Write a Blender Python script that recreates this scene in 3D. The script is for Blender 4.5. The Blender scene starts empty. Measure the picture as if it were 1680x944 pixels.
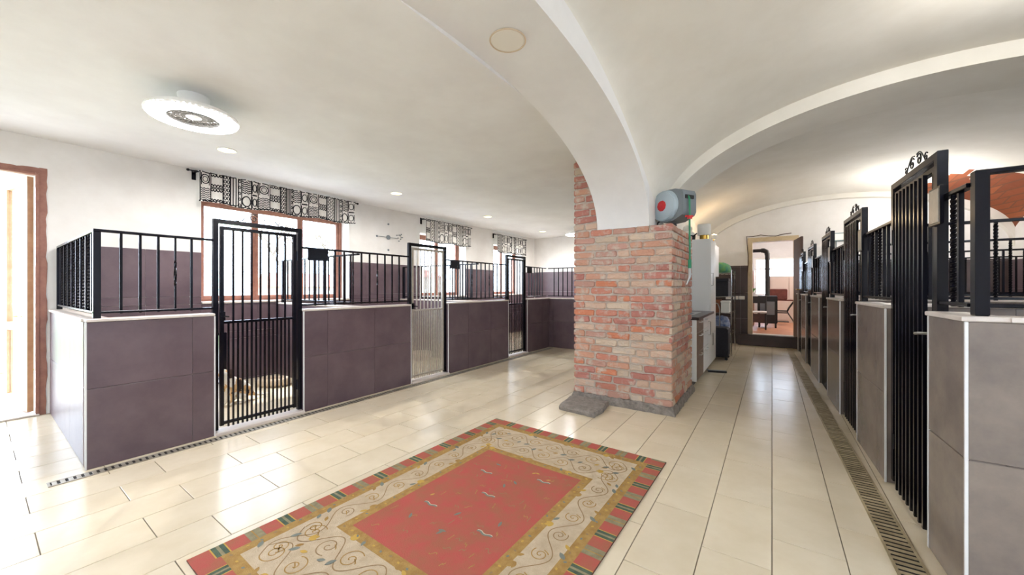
import bpy, bmesh, math, random
from mathutils import Vector, Matrix
random.seed(7)
S = bpy.context.scene
COL = S.collection
PI = math.pi
def lin(r, g, b):
    f = lambda c: (c/255/12.92 if c/255 <= .04045 else ((c/255+.055)/1.055)**2.4)
    return (f(r), f(g), f(b), 1)

# ------------------------------------------------------------------ camera, world, sun, exposure
CAMH = 1.32
YAW = math.atan(426.5/615.1)
cam = bpy.data.objects.new('camera', bpy.data.cameras.new('camera'))
COL.objects.link(cam)
cam.location = (0, 0, CAMH)
cam.rotation_euler = (PI/2, 0, YAW)
cam.data.sensor_width = 36
cam.data.lens = 615.1/1680*36
cam.data.clip_start = .03
S.camera = cam
S.view_settings.view_transform = 'Standard'
S.view_settings.look = 'None'
S.view_settings.gamma = 1
S.view_settings.use_curve_mapping = False
S.view_settings.exposure = .90
W = bpy.data.worlds.new('sky'); S.world = W; W.use_nodes = True
bg = W.node_tree.nodes['Background']
bg.inputs['Color'].default_value = (.73, .84, 1, 1)
bg.inputs['Strength'].default_value = 8.0
sun = bpy.data.objects.new('sun', bpy.data.lights.new('sun', 'SUN')); COL.objects.link(sun)
sun.data.energy = 4; sun.data.angle = math.radians(2); sun.data.color = (1, .98, .94)
sun.rotation_euler = Vector((-.66, .18, .95)).to_track_quat('Z', 'Y').to_euler()

# ------------------------------------------------------------------ materials
def mat(name, col, rough=.5, metal=0, col2=None, scale=6, bump=0, bscale=40, emit=None, estr=0, spec=.5, rnd=0, detail=5, lo=.35, hi=.65):
    m = bpy.data.materials.new(name); m.use_nodes = True
    nt = m.node_tree; N = nt.nodes; L = nt.links
    b = N['Principled BSDF']
    b.inputs['Roughness'].default_value = rough
    b.inputs['Metallic'].default_value = metal
    b.inputs['Specular IOR Level'].default_value = spec
    b.inputs['Base Color'].default_value = col
    tc = N.new('ShaderNodeTexCoord'); src = None
    vec = tc.outputs['Object']
    if rnd or col2:
        oi = N.new('ShaderNodeObjectInfo')
        ad = N.new('ShaderNodeVectorMath'); ad.operation = 'ADD'
        mu = N.new('ShaderNodeVectorMath'); mu.operation = 'SCALE'; mu.inputs['Scale'].default_value = 1
        cb = N.new('ShaderNodeCombineXYZ')
        ml = N.new('ShaderNodeMath'); ml.operation = 'MULTIPLY'; ml.inputs[1].default_value = 37
        L.new(oi.outputs['Random'], ml.inputs[0])
        for i in range(3): L.new(ml.outputs[0], cb.inputs[i])
        L.new(vec, ad.inputs[0]); L.new(cb.outputs[0], ad.inputs[1]); vec = ad.outputs[0]
    if col2:
        n = N.new('ShaderNodeTexNoise'); n.inputs['Scale'].default_value = scale; n.inputs['Detail'].default_value = detail
        n.inputs['Roughness'].default_value = .62
        L.new(vec, n.inputs['Vector'])
        r = N.new('ShaderNodeValToRGB')
        r.color_ramp.elements[0].position = lo; r.color_ramp.elements[0].color = col
        r.color_ramp.elements[1].position = hi; r.color_ramp.elements[1].color = col2
        L.new(n.outputs['Fac'], r.inputs['Fac']); src = r.outputs['Color']
    if rnd:
        hs = N.new('ShaderNodeHueSaturation')
        mr = N.new('ShaderNodeMapRange'); mr.inputs['To Min'].default_value = 1-rnd; mr.inputs['To Max'].default_value = 1+rnd
        L.new(oi.outputs['Random'], mr.inputs['Value']); L.new(mr.outputs[0], hs.inputs['Value'])
        if src: L.new(src, hs.inputs['Color'])
        else: hs.inputs['Color'].default_value = col
        src = hs.outputs['Color']
    if src: L.new(src, b.inputs['Base Color'])
    if bump:
        n2 = N.new('ShaderNodeTexNoise'); n2.inputs['Scale'].default_value = bscale; n2.inputs['Detail'].default_value = 4
        L.new(vec, n2.inputs['Vector'])
        bp = N.new('ShaderNodeBump'); bp.inputs['Strength'].default_value = bump; bp.inputs['Distance'].default_value = .01
        L.new(n2.outputs['Fac'], bp.inputs['Height']); L.new(bp.outputs[0], b.inputs['Normal'])
    if emit:
        b.inputs['Emission Color'].default_value = emit; b.inputs['Emission Strength'].default_value = estr
    return m

def glassmat(name, tint=(.96, .98, 1, 1), refl=.06):
    m = bpy.data.materials.new(name); m.use_nodes = True
    nt = m.node_tree; N = nt.nodes; L = nt.links
    out = N['Material Output']; N.remove(N['Principled BSDF'])
    t = N.new('ShaderNodeBsdfTransparent'); t.inputs[0].default_value = tint
    g = N.new('ShaderNodeBsdfGlossy'); g.inputs['Roughness'].default_value = .02
    mx = N.new('ShaderNodeMixShader'); mx.inputs[0].default_value = refl
    L.new(t.outputs[0], mx.inputs[1]); L.new(g.outputs[0], mx.inputs[2]); L.new(mx.outputs[0], out.inputs[0])
    return m

M = {}
M['paint'] = mat('white_wall_paint', lin(236, 233, 229), .8, col2=lin(228, 224, 219), scale=2.5, bump=.12, bscale=14)
M['ceil'] = mat('ceiling_plaster', lin(238, 237, 236), .85, col2=lin(230, 228, 227), scale=1.6, bump=.15, bscale=9)
M['vault'] = mat('vault_plaster', lin(233, 229, 220), .85, col2=lin(223, 218, 207), scale=1.3, bump=.22, bscale=7)
M['grout'] = mat('floor_grout', lin(150, 138, 118), .9, col2=lin(120, 108, 92), scale=5)
M['tile'] = mat('beige_floor_tile', lin(232, 219, 194), .22, col2=lin(222, 207, 178), scale=4, rnd=.035, bump=.03, bscale=30, lo=.3, hi=.75)
M['kgrout'] = mat('taupe_grout', lin(140, 128, 124), .9)
M['ktile'] = mat('taupe_wall_tile', lin(92, 75, 82), .36, col2=lin(108, 91, 96), scale=3.2, rnd=.04, bump=.05, bscale=60, detail=8)
M['rtile'] = mat('taupe_grey_tile', lin(116, 106, 101), .22, col2=lin(142, 129, 119), scale=3.0, rnd=.04, spec=.6, bump=.05, bscale=50, detail=9)
M['cap'] = mat('pale_stone_cap', lin(222, 212, 203), .4, col2=lin(208, 197, 188), scale=9)
M['trimw'] = mat('white_edge_trim', lin(232, 232, 232), .35)
M['iron'] = mat('black_painted_iron', lin(11, 11, 20), .2, metal=0, col2=lin(16, 16, 26), scale=30, spec=.28)
M['pale_metal'] = mat('pale_grey_metal', lin(196, 190, 178), .35, metal=.55, col2=lin(180, 174, 163), scale=20)
M['steel'] = mat('steel', lin(190, 190, 188), .28, metal=.9)
M['chrome'] = mat('chrome', lin(215, 215, 215), .15, metal=1)
M['grate'] = mat('drain_grate_steel', lin(176, 170, 158), .42, metal=.5, col2=lin(140, 130, 112), scale=8)
M['slot'] = mat('drain_dark_slot', lin(32, 29, 26), .9)
M['rgrate'] = mat('drain_grate_dull', lin(196, 180, 146), .5, metal=.2, col2=lin(150, 134, 102), scale=5)
M['mortar'] = mat('old_mortar', lin(204, 194, 182), .95, col2=lin(178, 165, 152), scale=14, bump=.6, bscale=60)
M['plinth'] = mat('rough_grey_concrete', lin(150, 142, 134), .95, col2=lin(118, 111, 106), scale=20, bump=.8, bscale=55)
BR = [(196, 132, 112), (200, 152, 128), (182, 122, 110), (206, 176, 154), (190, 148, 132), (204, 130, 98), (206, 186, 164)]
for i, a in enumerate(BR):
    M['brick%d' % i] = mat('weathered_brick_%d' % i, lin(*a), .92, col2=lin(200, 186, 172), scale=11, bump=.6, bscale=70, rnd=.07, lo=.50, hi=.66)
M['brown'] = mat('reddish_brown_wood', lin(158, 108, 90), .45, col2=lin(138, 90, 74), scale=12)
M['oak'] = mat('pale_orange_wood', lin(196, 158, 122), .45, col2=lin(180, 140, 104), scale=12)
M['dbrown'] = mat('dark_brown_tile', lin(60, 46, 43), .45, col2=lin(74, 58, 53), scale=4, rnd=.05)
M['dkwood'] = mat('dark_brown_wood', lin(82, 54, 40), .45, col2=lin(66, 42, 31), scale=10)
M['cream'] = mat('cream_painted_wood', lin(206, 186, 150), .5, col2=lin(190, 168, 132), scale=8)
M['glass'] = glassmat('window_glass')
M['fabric'] = mat('sheer_white_fabric', lin(240, 237, 232), .9, col2=lin(230, 226, 219), scale=30)
M['ink'] = mat('black_fabric_print', lin(20, 18, 26), .9)
M['fanw'] = mat('white_lamp_plastic', lin(240, 240, 238), .4)
M['ring'] = mat('lit_ring_diffuser', lin(250, 250, 250), .5, emit=(.98, .95, 1, 1), estr=35)
M['grille'] = mat('grey_fan_grille', lin(150, 148, 142), .5, metal=.2)
M['dlight'] = mat('warm_downlight', lin(250, 245, 220), .5, emit=(1, .92, .58, 1), estr=.9)
M['cover'] = mat('cream_round_cover', lin(232, 226, 216), .6)
M['coverrim'] = mat('beige_cover_rim', lin(206, 186, 160), .5)
M['reel'] = mat('blue_grey_plastic', lin(180, 196, 206), .42)
M['reeld'] = mat('grey_plastic', lin(124, 132, 138), .5)
M['red'] = mat('red_plastic', lin(206, 48, 52), .4)
M['green'] = mat('green_hose', lin(38, 138, 98), .4)
M['black'] = mat('black_plastic', lin(26, 25, 26), .5)
M['white'] = mat('white_laminate', lin(234, 233, 230), .35)
M['drawer'] = mat('grey_brown_wood_front', lin(142, 116, 100), .45, col2=lin(116, 94, 82), scale=14)
M['worktop'] = mat('dark_worktop', lin(48, 42, 44), .3, col2=lin(62, 54, 54), scale=25)
M['gold'] = mat('brass', lin(196, 158, 74), .3, metal=.8)
M['shade'] = mat('white_lampshade', lin(245, 242, 234), .7)
M['warm'] = mat('warm_bulb', lin(255, 220, 160), .5, emit=(1, .62, .25, 1), estr=14)
M['terra'] = mat('terracotta_floor', lin(196, 140, 108), .5, col2=lin(176, 120, 92), scale=4)
M['tan'] = mat('tan_door_wood', lin(190, 138, 100), .5, col2=lin(176, 122, 86), scale=7)
M['exground'] = mat('pale_paving', lin(206, 202, 194), .8, col2=lin(186, 182, 172), scale=1.2)
M['grass'] = mat('grass', lin(120, 140, 90), .9, col2=lin(150, 160, 110), scale=3)
M['exred'] = mat('red_house_render', lin(214, 150, 138), .8)
M['exroof'] = mat('terracotta_roof', lin(206, 120, 100), .8)
M['expink'] = mat('pale_pink_render', lin(226, 200, 186), .8)
M['bark'] = mat('grey_bark', lin(120, 108, 98), .9)
M['post'] = mat('grey_green_post', lin(132, 150, 150), .5)
M['fur_w'] = mat('white_fur', lin(232, 226, 214), .9, col2=lin(216, 206, 190), scale=60, bump=.4, bscale=150)
M['fur_t'] = mat('tan_fur', lin(190, 136, 80), .9, col2=lin(168, 112, 62), scale=60, bump=.4, bscale=150)
M['fur_d'] = mat('dark_brown_fur', lin(52, 36, 30), .9, col2=lin(70, 48, 38), scale=60, bump=.4, bscale=150)
M['bed'] = mat('cream_plush', lin(214, 196, 172), .95, col2=lin(196, 174, 148), scale=40, bump=.5, bscale=90)
M['bedin'] = mat('brown_plush', lin(166, 124, 92), .95, col2=lin(186, 146, 112), scale=30, bump=.5, bscale=90)
M['yellow'] = mat('yellow_plastic', lin(214, 190, 84), .45)
M['bowl'] = mat('pale_pink_enamel', lin(206, 190, 180), .4)
M['gbag'] = mat('green_fabric', lin(116, 168, 88), .8, col2=lin(60, 140, 130), scale=8)
M['bluebag'] = mat('blue_plastic_bag', lin(60, 90, 150), .5, col2=lin(170, 180, 200), scale=14)
M['cardboard'] = mat('brown_cardboard', lin(140, 84, 56), .7)
M['navy'] = mat('black_nylon', lin(24, 24, 34), .7, col2=lin(34, 34, 44), scale=30)
M['leaf'] = mat('green_leaf', lin(90, 150, 60), .6)
M['redcase'] = mat('reddish_wood_case', lin(120, 60, 48), .4, col2=lin(98, 46, 38), scale=9)
M['seat'] = mat('white_seat_cushion', lin(226, 224, 226), .8)
# rug colours
M['r_red'] = mat('rug_red_wool', lin(184, 86, 78), .95, col2=lin(166, 98, 76), scale=9, bump=.35, bscale=220)
M['r_cream'] = mat('rug_cream_wool', lin(202, 184, 158), .95, col2=lin(186, 166, 138), scale=14, bump=.35, bscale=220)
M['r_gold'] = mat('rug_gold_wool', lin(176, 142, 80), .95, col2=lin(158, 122, 66), scale=24, bump=.35, bscale=220)
M['r_green'] = mat('rug_green_wool', lin(84, 102, 82), .95, col2=lin(70, 86, 72), scale=24, bump=.3, bscale=220)
M['r_olive'] = mat('rug_grey_olive_wool', lin(150, 142, 112), .95, col2=lin(132, 124, 96), scale=24, bump=.3, bscale=220)
M['r_yel'] = mat('rug_yellow_wool', lin(194, 158, 76), .95)
M['r_teal'] = mat('rug_teal_wool', lin(122, 128, 120), .95)
M['r_dark'] = mat('rug_brown_line', lin(150, 124, 88), .95)
M['r_pale'] = mat('rug_pale_line', lin(206, 196, 178), .95)
M['r_back'] = mat('rug_backing', lin(96, 64, 52), .95)

def brick_tex(name):
    m = bpy.data.materials.new(name); m.use_nodes = True
    nt = m.node_tree; N = nt.nodes; L = nt.links; b = N['Principled BSDF']; b.inputs['Roughness'].default_value = .95
    tc = N.new('ShaderNodeTexCoord'); mp = N.new('ShaderNodeMapping'); mp.inputs['Rotation'].default_value = (PI/2, 0, 0)
    br = N.new('ShaderNodeTexBrick'); br.inputs['Scale'].default_value = 3.2
    br.inputs['Color1'].default_value = lin(150, 82, 48); br.inputs['Color2'].default_value = lin(124, 64, 38); br.inputs['Mortar'].default_value = lin(112, 68, 46)
    br.inputs['Mortar Size'].default_value = .02
    L.new(tc.outputs['Object'], mp.inputs['Vector']); L.new(mp.outputs[0], br.inputs['Vector'])
    n = N.new('ShaderNodeTexNoise'); n.inputs['Scale'].default_value = 7
    mx = N.new('ShaderNodeMix'); mx.data_type = 'RGBA'; mx.blend_type = 'MULTIPLY'; mx.inputs['Factor'].default_value = .5
    L.new(tc.outputs['Object'], n.inputs['Vector']); L.new(br.outputs['Color'], mx.inputs['A']); L.new(n.outputs['Color'], mx.inputs['B'])
    L.new(br.outputs['Color'], b.inputs['Base Color'])
    bp = N.new('ShaderNodeBump'); bp.inputs['Strength'].default_value = .5; bp.inputs['Distance'].default_value = .01
    L.new(n.outputs['Fac'], bp.inputs['Height']); L.new(bp.outputs[0], b.inputs['Normal'])
    return m
M['brickpatch'] = brick_tex('bare_vault_brick')

# ------------------------------------------------------------------ helpers
class MB:
    def __init__(s): s.v = []; s.f = []; s.m = []; s.mats = []; s.cur = 0
    def use(s, m):
        if m not in s.mats: s.mats.append(m)
        s.cur = s.mats.index(m); return s
    def add(s, vs, fs):
        o = len(s.v); s.v += [tuple(p) for p in vs]
        for f in fs: s.f.append([i+o for i in f]); s.m.append(s.cur)
        return s
    def box(s, x0, x1, y0, y1, z0, z1):
        return s.add([(x0, y0, z0), (x1, y0, z0), (x1, y1, z0), (x0, y1, z0), (x0, y0, z1), (x1, y0, z1), (x1, y1, z1), (x0, y1, z1)],
                     [(0, 3, 2, 1), (4, 5, 6, 7), (0, 1, 5, 4), (1, 2, 6, 5), (2, 3, 7, 6), (3, 0, 4, 7)])
    def bbox(s, x0, x1, y0, y1, z0, z1, b=.004):
        # box whose top and sides are chamfered
        xs = (x0, x1); 
        v = []
        for z, k in ((z0, b), (z0+b, 0), (z1-b, 0), (z1, b)):
            v += [(x0+k, y0+k, z), (x1-k, y0+k, z), (x1-k, y1-k, z), (x0+k, y1-k, z)]
        f = [(3, 2, 1, 0), (12, 13, 14, 15)]
        for r in range(3):
            for i in range(4):
                j = (i+1) % 4; f.append((r*4+i, r*4+j, r*4+4+j, r*4+4+i))
        return s.add(v, f)
    def tube(s, path, r, n=8, caps=True, closed=False):
        P = [Vector(p) for p in path]; k = len(P); vs = []
        rr = r if isinstance(r, (list, tuple)) else [r]*k
        t0 = (P[1]-P[0]).normalized()
        up = Vector((0, 0, 1)) if abs(t0.z) < .9 else Vector((1, 0, 0))
        nrm = t0.cross(up).normalized()
        for i in range(k):
            if closed: t = (P[(i+1) % k]-P[i-1])
            else: t = (P[min(i+1, k-1)]-P[max(i-1, 0)])
            t.normalize()
            nrm = (nrm-t*nrm.dot(t)).normalized(); bn = t.cross(nrm)
            for j in range(n):
                a = 2*PI*j/n
                vs.append(P[i]+(nrm*math.cos(a)+bn*math.sin(a))*rr[i])
        fs = []
        for i in range(k if closed else k-1):
            i2 = (i+1) % k
            for j in range(n):
                j2 = (j+1) % n; fs.append((i*n+j, i*n+j2, i2*n+j2, i2*n+j))
        if caps and not closed:
            fs.append(tuple(range(n-1, -1, -1))); fs.append(tuple((k-1)*n+j for j in range(n)))
        return s.add(vs, fs)
    def lathe(s, prof, n=24, c=(0, 0, 0), axis='z', cap=True):
        vs = []; k = len(prof)
        for r, z in prof:
            for j in range(n):
                a = 2*PI*j/n
                p = (r*math.cos(a), r*math.sin(a), z)
                if axis == 'x': p = (p[2], p[0], p[1])
                if axis == 'y': p = (p[0], -p[2], p[1])
                vs.append((p[0]+c[0], p[1]+c[1], p[2]+c[2]))
        fs = []
        for i in range(k-1):
            for j in range(n):
                j2 = (j+1) % n; fs.append((i*n+j, i*n+j2, (i+1)*n+j2, (i+1)*n+j))
        if cap and prof[0][0] > 1e-6: fs.append(tuple(range(n-1, -1, -1)))
        if cap and prof[-1][0] > 1e-6: fs.append(tuple((k-1)*n+j for j in range(n)))
        return s.add(vs, fs)
    def grid(s, nu, nv, fn):
        vs = [fn(i/nu, j/nv) for i in range(nu+1) for j in range(nv+1)]
        fs = [(i*(nv+1)+j, (i+1)*(nv+1)+j, (i+1)*(nv+1)+j+1, i*(nv+1)+j+1) for i in range(nu) for j in range(nv)]
        return s.add(vs, fs)
    def ribbon(s, pts, w, fn):
        w *= getattr(s, 'wk', 1)
        P = [Vector((p[0], p[1])) for p in pts]; k = len(P); vs = []
        for i in range(k):
            t = P[min(i+1, k-1)]-P[max(i-1, 0)]
            if t.length < 1e-9: t = Vector((1, 0))
            t.normalize(); n = Vector((-t.y, t.x))*w/2
            a = P[i]+n; b = P[i]-n
            vs += [fn(a.x, a.y), fn(b.x, b.y)]
        return s.add(vs, [(2*i+1, 2*i+3, 2*i+2, 2*i) for i in range(k-1)])
    def poly(s, pts, fn):
        return s.add([fn(*p) for p in pts], [tuple(range(len(pts)))])
    def mesh(s, name, m=None):
        me = bpy.data.meshes.new(name)
        me.from_pydata(s.v, [], s.f)
        if s.mats:
            for mm in s.mats: me.materials.append(M[mm])
            me.polygons.foreach_set('material_index', s.m)
        else: me.materials.append(M[m] if isinstance(m, str) else m)
        me.update()
        return me
    def build(s, name, m=None, parent=None, smooth=False, clean=False):
        me = s.mesh(name, m)
        if clean:
            bm = bmesh.new(); bm.from_mesh(me); bmesh.ops.remove_doubles(bm, verts=bm.verts, dist=1e-5)
            bmesh.ops.recalc_face_normals(bm, faces=bm.faces); bm.to_mesh(me); bm.free()
        if smooth: me.shade_smooth() if hasattr(me, 'shade_smooth') else None
        return inst(name, me, parent)
def inst(name, me, parent=None, loc=None, rz=0, scale=None):
    o = bpy.data.objects.new(name, me); COL.objects.link(o)
    o.parent = parent
    if loc: o.location = loc
    if rz: o.rotation_euler = (0, 0, rz)
    if scale: o.scale = scale
    return o
def tag(o, label=None, cat=None, group=None, kind=None):
    if label: o['label'] = label
    if cat: o['category'] = cat
    if group: o['group'] = group
    if kind: o['kind'] = kind
    return o
def thing(name, label, cat, loc=(0, 0, 0), rz=0, group=None):
    o = bpy.data.objects.new(name, None); COL.objects.link(o)
    o.location = loc; o.rotation_euler = (0, 0, rz); o.empty_display_size = .1
    return tag(o, label, cat, group)
def smooth_angle(o, deg=40):
    me = o.data; me.shade_smooth()
    try: me.set_sharp_from_angle(angle=math.radians(deg))
    except Exception: pass
    return o
def struct(o): return tag(o, kind='structure')
def cells(a0, a1, b0, b1, holes):
    A = sorted({a0, a1, *[min(max(h[0], a0), a1) for h in holes], *[min(max(h[1], a0), a1) for h in holes]})
    B = sorted({b0, b1, *[min(max(h[2], b0), b1) for h in holes], *[min(max(h[3], b0), b1) for h in holes]})
    for i in range(len(A)-1):
        for j in range(len(B)-1):
            ca, cb = (A[i]+A[i+1])/2, (B[j]+B[j+1])/2
            if any(h[0] < ca < h[1] and h[2] < cb < h[3] for h in holes): continue
            yield A[i], A[i+1], B[j], B[j+1]
def proj(x, y, z):
    s_, c_ = math.sin(YAW), math.cos(YAW)
    d = y*c_-x*s_
    if d < .05: return None
    return 840+615.1*(x*c_+y*s_)/d, 472-615.1*(z-CAMH)/d
tilecache = {}
def tilemesh(sx, sy, sz, m, b=.004):
    # slab, base at its centre bottom; sx, sy in the plane, sz thick
    k = (round(sx, 3), round(sy, 3), round(sz, 3), m)
    if k not in tilecache:
        tilecache[k] = MB().bbox(-sx/2, sx/2, -sy/2, sy/2, 0, sz, b).mesh('tile', m)
    return tilecache[k]
def wtilemesh(sx, sz, th, m, b=.003):
    k = ('w', round(sx, 3), round(sz, 3), round(th, 3), m)
    if k not in tilecache:
        tilecache[k] = MB().bbox(0, sx, -th, 0, 0, sz, b).mesh('tile', m)
    return tilecache[k]
def facetiles(parent, x0, x1, z0, z1, yface, m, size=.6, off=0, zoff=0, th=.008, gap=.004, holes=(), rz=0, flip=None):
    # tiles on a vertical face (local x/z plane, proud towards local -y), split at a grid
    xs = [x0]; k = math.floor((x0-off)/size)+1
    while off+k*size < x1-.02:
        if off+k*size > x0+.02: xs.append(off+k*size)
        k += 1
    xs.append(x1)
    zs = [z0]; k = math.floor((z0-zoff)/size)+1
    while zoff+k*size < z1-.02:
        if zoff+k*size > z0+.02: zs.append(zoff+k*size)
        k += 1
    zs.append(z1)
    for i in range(len(xs)-1):
        for j in range(len(zs)-1):
            for a0, a1, b0, b1 in cells(xs[i], xs[i+1], zs[j], zs[j+1], [h for h in holes]):
                inst('tile', wtilemesh(a1-a0-gap, b1-b0-gap, th, m), parent, (a0+gap/2, yface, b0+gap/2))

# ================================================================== THE SHELL
XL, XR, YB, YE = -6.23, 3.40, -3.0, 10.25
ZC = 2.87
# floor slab and tiles
fl = MB().box(XL-.35, XR+.35, YB-.35, YE+.3, -.2, -.006).build('floor', 'grout'); struct(fl)
TW, TL = .2965, .598
tiles = []
k0 = math.floor(XL/TW)-1
for k in range(k0, int(XR/TW)+2):
    ph = ((.195 if k % 2 else .56) if k <= -6 else (.33 if k % 2 else .01))
    j = math.floor((YB-ph)/TL)-1
    while ph+j*TL < YE:
        x0, x1 = max(k*TW, XL), min((k+1)*TW, XR); y0, y1 = max(ph+j*TL, YB), min(ph+(j+1)*TL, YE)
        j += 1
        if x1-x0 < .03 or y1-y0 < .03: continue
        cx, cy = (x0+x1)/2, (y0+y1)/2
        p = proj(cx, cy, 0); a = 0
        hidden = (-6.2 < cx < -4.2 and cy > .6) or (cx > .85) or (-1.9 < cx < -.9 and 4.15 < cy) or (cx > -4.0 and cx < -1.9 and cy > 7.4)
        if p and -60 < p[0] < 1740 and p[1] < 1010:
            s_, c_ = math.sin(YAW), math.cos(YAW); d = cy*c_-cx*s_
            a = (x1-x0)*(y1-y0)/d**3*(.02 if hidden else 1)
        tiles.append((a, x0, x1, y0, y1))
tiles.sort(reverse=True)
rest = MB()
for n, (a, x0, x1, y0, y1) in enumerate(tiles):
    g = .0022
    if n < 300 and a > 0:
        inst('tile', tilemesh(x1-x0-2*g, y1-y0-2*g, .006, 'tile', .0015), fl, ((x0+x1)/2, (y0+y1)/2, -.006))
    else: rest.bbox(x0+g, x1-g, y0+g, y1-g, -.006, 0, .0015)
tag(rest.build('floor_tiles', 'tile', fl), kind='stuff')

# left wall with door, three windows and a dog hatch
WIN = [(1.74, 3.86, 1.10, 2.56), (5.50, 6.98, 1.10, 2.50), (8.10, 9.50, 1.10, 2.50)]
HATCH = (1.62, 2.02, .02, .70)
DOOR = (-1.0, .40, -.01, 2.50)
b = MB()
for y0, y1, z0, z1 in cells(YB-.3, YE+.3, 0, 3.6, WIN+[HATCH, DOOR]): b.box(XL-.36, XL, y0, y1, z0, z1)
wl = struct(b.build('wall_left', 'paint', clean=True))
# wainscot on the left wall (its tiles face +X): carrier empty turned so that local -y faces +X
def wain(parent_wall, loc, rz, x0, x1, z1, m, holes=(), off=0):
    e = bpy.data.objects.new('wainscot', None); COL.objects.link(e); e.parent = parent_wall
    e.location = loc; e.rotation_euler = (0, 0, rz)
    facetiles(e, x0, x1, 0, z1, 0, m, off=off, holes=holes, gap=.002)
    return e
hl = [(w[0], w[1], w[2], w[3]) for w in WIN]+[HATCH]
wain(wl, (XL, 0, 0), PI/2, .60, YE-.02, 1.785, 'ktile', holes=hl)
# end wall with doorway
ED = (-.40, .42, .25, 2.40)
b = MB()
for x0, x1, z0, z1 in cells(XL-.3, XR+.3, 0, 3.7, [ED]): b.box(x0, x1, YE, YE+.22, z0, z1)
we = struct(b.build('wall_end', 'paint', clean=True))
wain(we, (0, YE, 0), 0, XL+.02, -1.52, 1.80, 'ktile')
wain(we, (0, YE, 0), 0, -1.38, XR-.02, 1.83, 'dbrown', holes=[(ED[0]-.05, ED[1]+.05, -.1, 2.6)])
# right wall with windows
RW = [(2.9, 3.7, 1.3, 2.2), (6.0, 6.9, .9, 2.3), (9.0, 9.8, 1.2, 2.2), (-1.6, .9, .9, 2.4)]
b = MB()
for y0, y1, z0, z1 in cells(YB-.3, YE+.3, 0, 3.7, RW): b.box(XR, XR+.36, y0, y1, z0, z1)
wr = struct(b.build('wall_right', 'paint', clean=True))
wain(wr, (XR, 0, 0), -PI/2, -(YE-.02), -2.4, 1.80, 'ktile', holes=[(-w[1], -w[0], w[2], w[3]) for w in RW])
# back wall behind the camera: unseen openings added for fill daylight
BW = [(-4.2, -3.4, 1.2, 2.1), (.4, 1.4, .9, 2.2)]
b = MB()
for x0, x1, z0, z1 in cells(XL-.3, XR+.3, 0, 3.7, BW): b.box(x0, x1, YB-.3, YB, z0, z1)
struct(b.build('wall_back', 'paint', clean=True))
# wall between kitchen and the left room
b = MB().box(-1.50, -1.40, 5.24, YE, 0, 3.3)
struct(b.build('wall_kitchen', 'paint'))

# ---- ceiling: flat slab left, longitudinal arch, vaulted bays right
b = MB().box(XL-.3, -1.65, YB-.3, YE+.2, ZC, ZC+.2).box(-1.65, XR+.3, YB-.3, -.95, 2.95, 3.1)
b.box(-1.65, -1.4, 5.26, YE+.2, ZC, ZC+.2)
struct(b.build('ceiling', 'ceil'))
X1, X2 = -1.65, -1.07
def soff(Y):
    t = min(1, abs(Y-1.9)/2.2)
    return 1.975+.925*(1-t**2.2)**(1/2.0)
b = MB(); n = 72
ys = [1.9+2.2*math.sin(PI/2*(-1+2*i/n)) for i in range(n+1)]
def vz_near(X, Y):
    a = max(0, 1-((X-1.165)/2.235)**2)**.5
    bb = max(0, 1-((Y-1.9)/2.78)**2)**1.2
    return 2.08+1.17*a+1.05*bb-.97*a*bb
for i in range(n):
    ya, yb = ys[i], ys[i+1]; za, zb = soff(ya), soff(yb)
    b.add([(X1, ya, za), (X2, ya, za), (X2, yb, zb), (X1, yb, zb)], [(0, 3, 2, 1)])
    ta, tb = max(za, vz_near(X2, ya))+.06, max(zb, vz_near(X2, yb))+.06
    b.add([(X2, ya, za), (X2, yb, zb), (X2, yb, tb), (X2, ya, ta)], [(0, 1, 2, 3)])
    b.add([(X1, ya, za), (X1, yb, zb), (X1, yb, 3.1), (X1, ya, 3.1)], [(3, 2, 1, 0)])
    b.add([(X1, ya, 3.3), (X2, ya, 3.3), (X2, yb, 3.3), (X1, yb, 3.3)], [(0, 1, 2, 3)])
ar = smooth_angle(struct(b.build('trim_1', 'ceil', clean=True)), 35)
# springing blocks of the arch over the pillar
b = MB().box(X1, X2, 4.1, 5.26, 1.985, 3.3)
struct(b.build('trim_2', 'paint'))
# near bay vault
b = MB(); YF0, YF1 = -.88, 4.68
b.grid(60, 60, lambda u, v: (X2+(XR+.002-X2)*(.5-.5*math.cos(PI*u)), YF0+(YF1-YF0)*(.5-.5*math.cos(PI*v)),
       vz_near(X2+(XR-X2)*(.5-.5*math.cos(PI*u)), YF0+(YF1-YF0)*(.5-.5*math.cos(PI*v)))))
smooth_angle(struct(b.build('ceiling_vault', 'vault')), 60)
# transverse arch
def archT(name, y0, y1, cx, hs, z0, rise, top, x0=None, x1=None):
    b = MB(); n = 60; x0 = cx-hs if x0 is None else x0; x1 = cx+hs if x1 is None else x1
    tt = [math.cos(PI*(1-i/n)) for i in range(n+1)]
    pt = [(cx+hs*t, z0+rise*max(0, 1-t*t)**.5) for t in tt if x0-.001 <= cx+hs*t <= x1+.001]
    for i in range(len(pt)-1):
        (xa, za), (xb, zb) = pt[i], pt[i+1]
        b.add([(xa, y0, za), (xb, y0, zb), (xb, y1, zb), (xa, y1, za)], [(0, 3, 2, 1)])
        ta, tb = max(za+.02, top), max(zb+.02, top)
        b.add([(xa, y0, za), (xb, y0, zb), (xb, y0, tb), (xa, y0, ta)], [(0, 1, 2, 3)])
        b.add([(xa, y1, za), (xb, y1, zb), (xb, y1, tb), (xa, y1, ta)], [(3, 2, 1, 0)])
        b.add([(xa, y0, ta), (xb, y0, tb), (xb, y1, tb), (xa, y1, ta)], [(0, 1, 2, 3)])
    return smooth_angle(struct(b.build(name, 'vault', clean=True)), 40)
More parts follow.
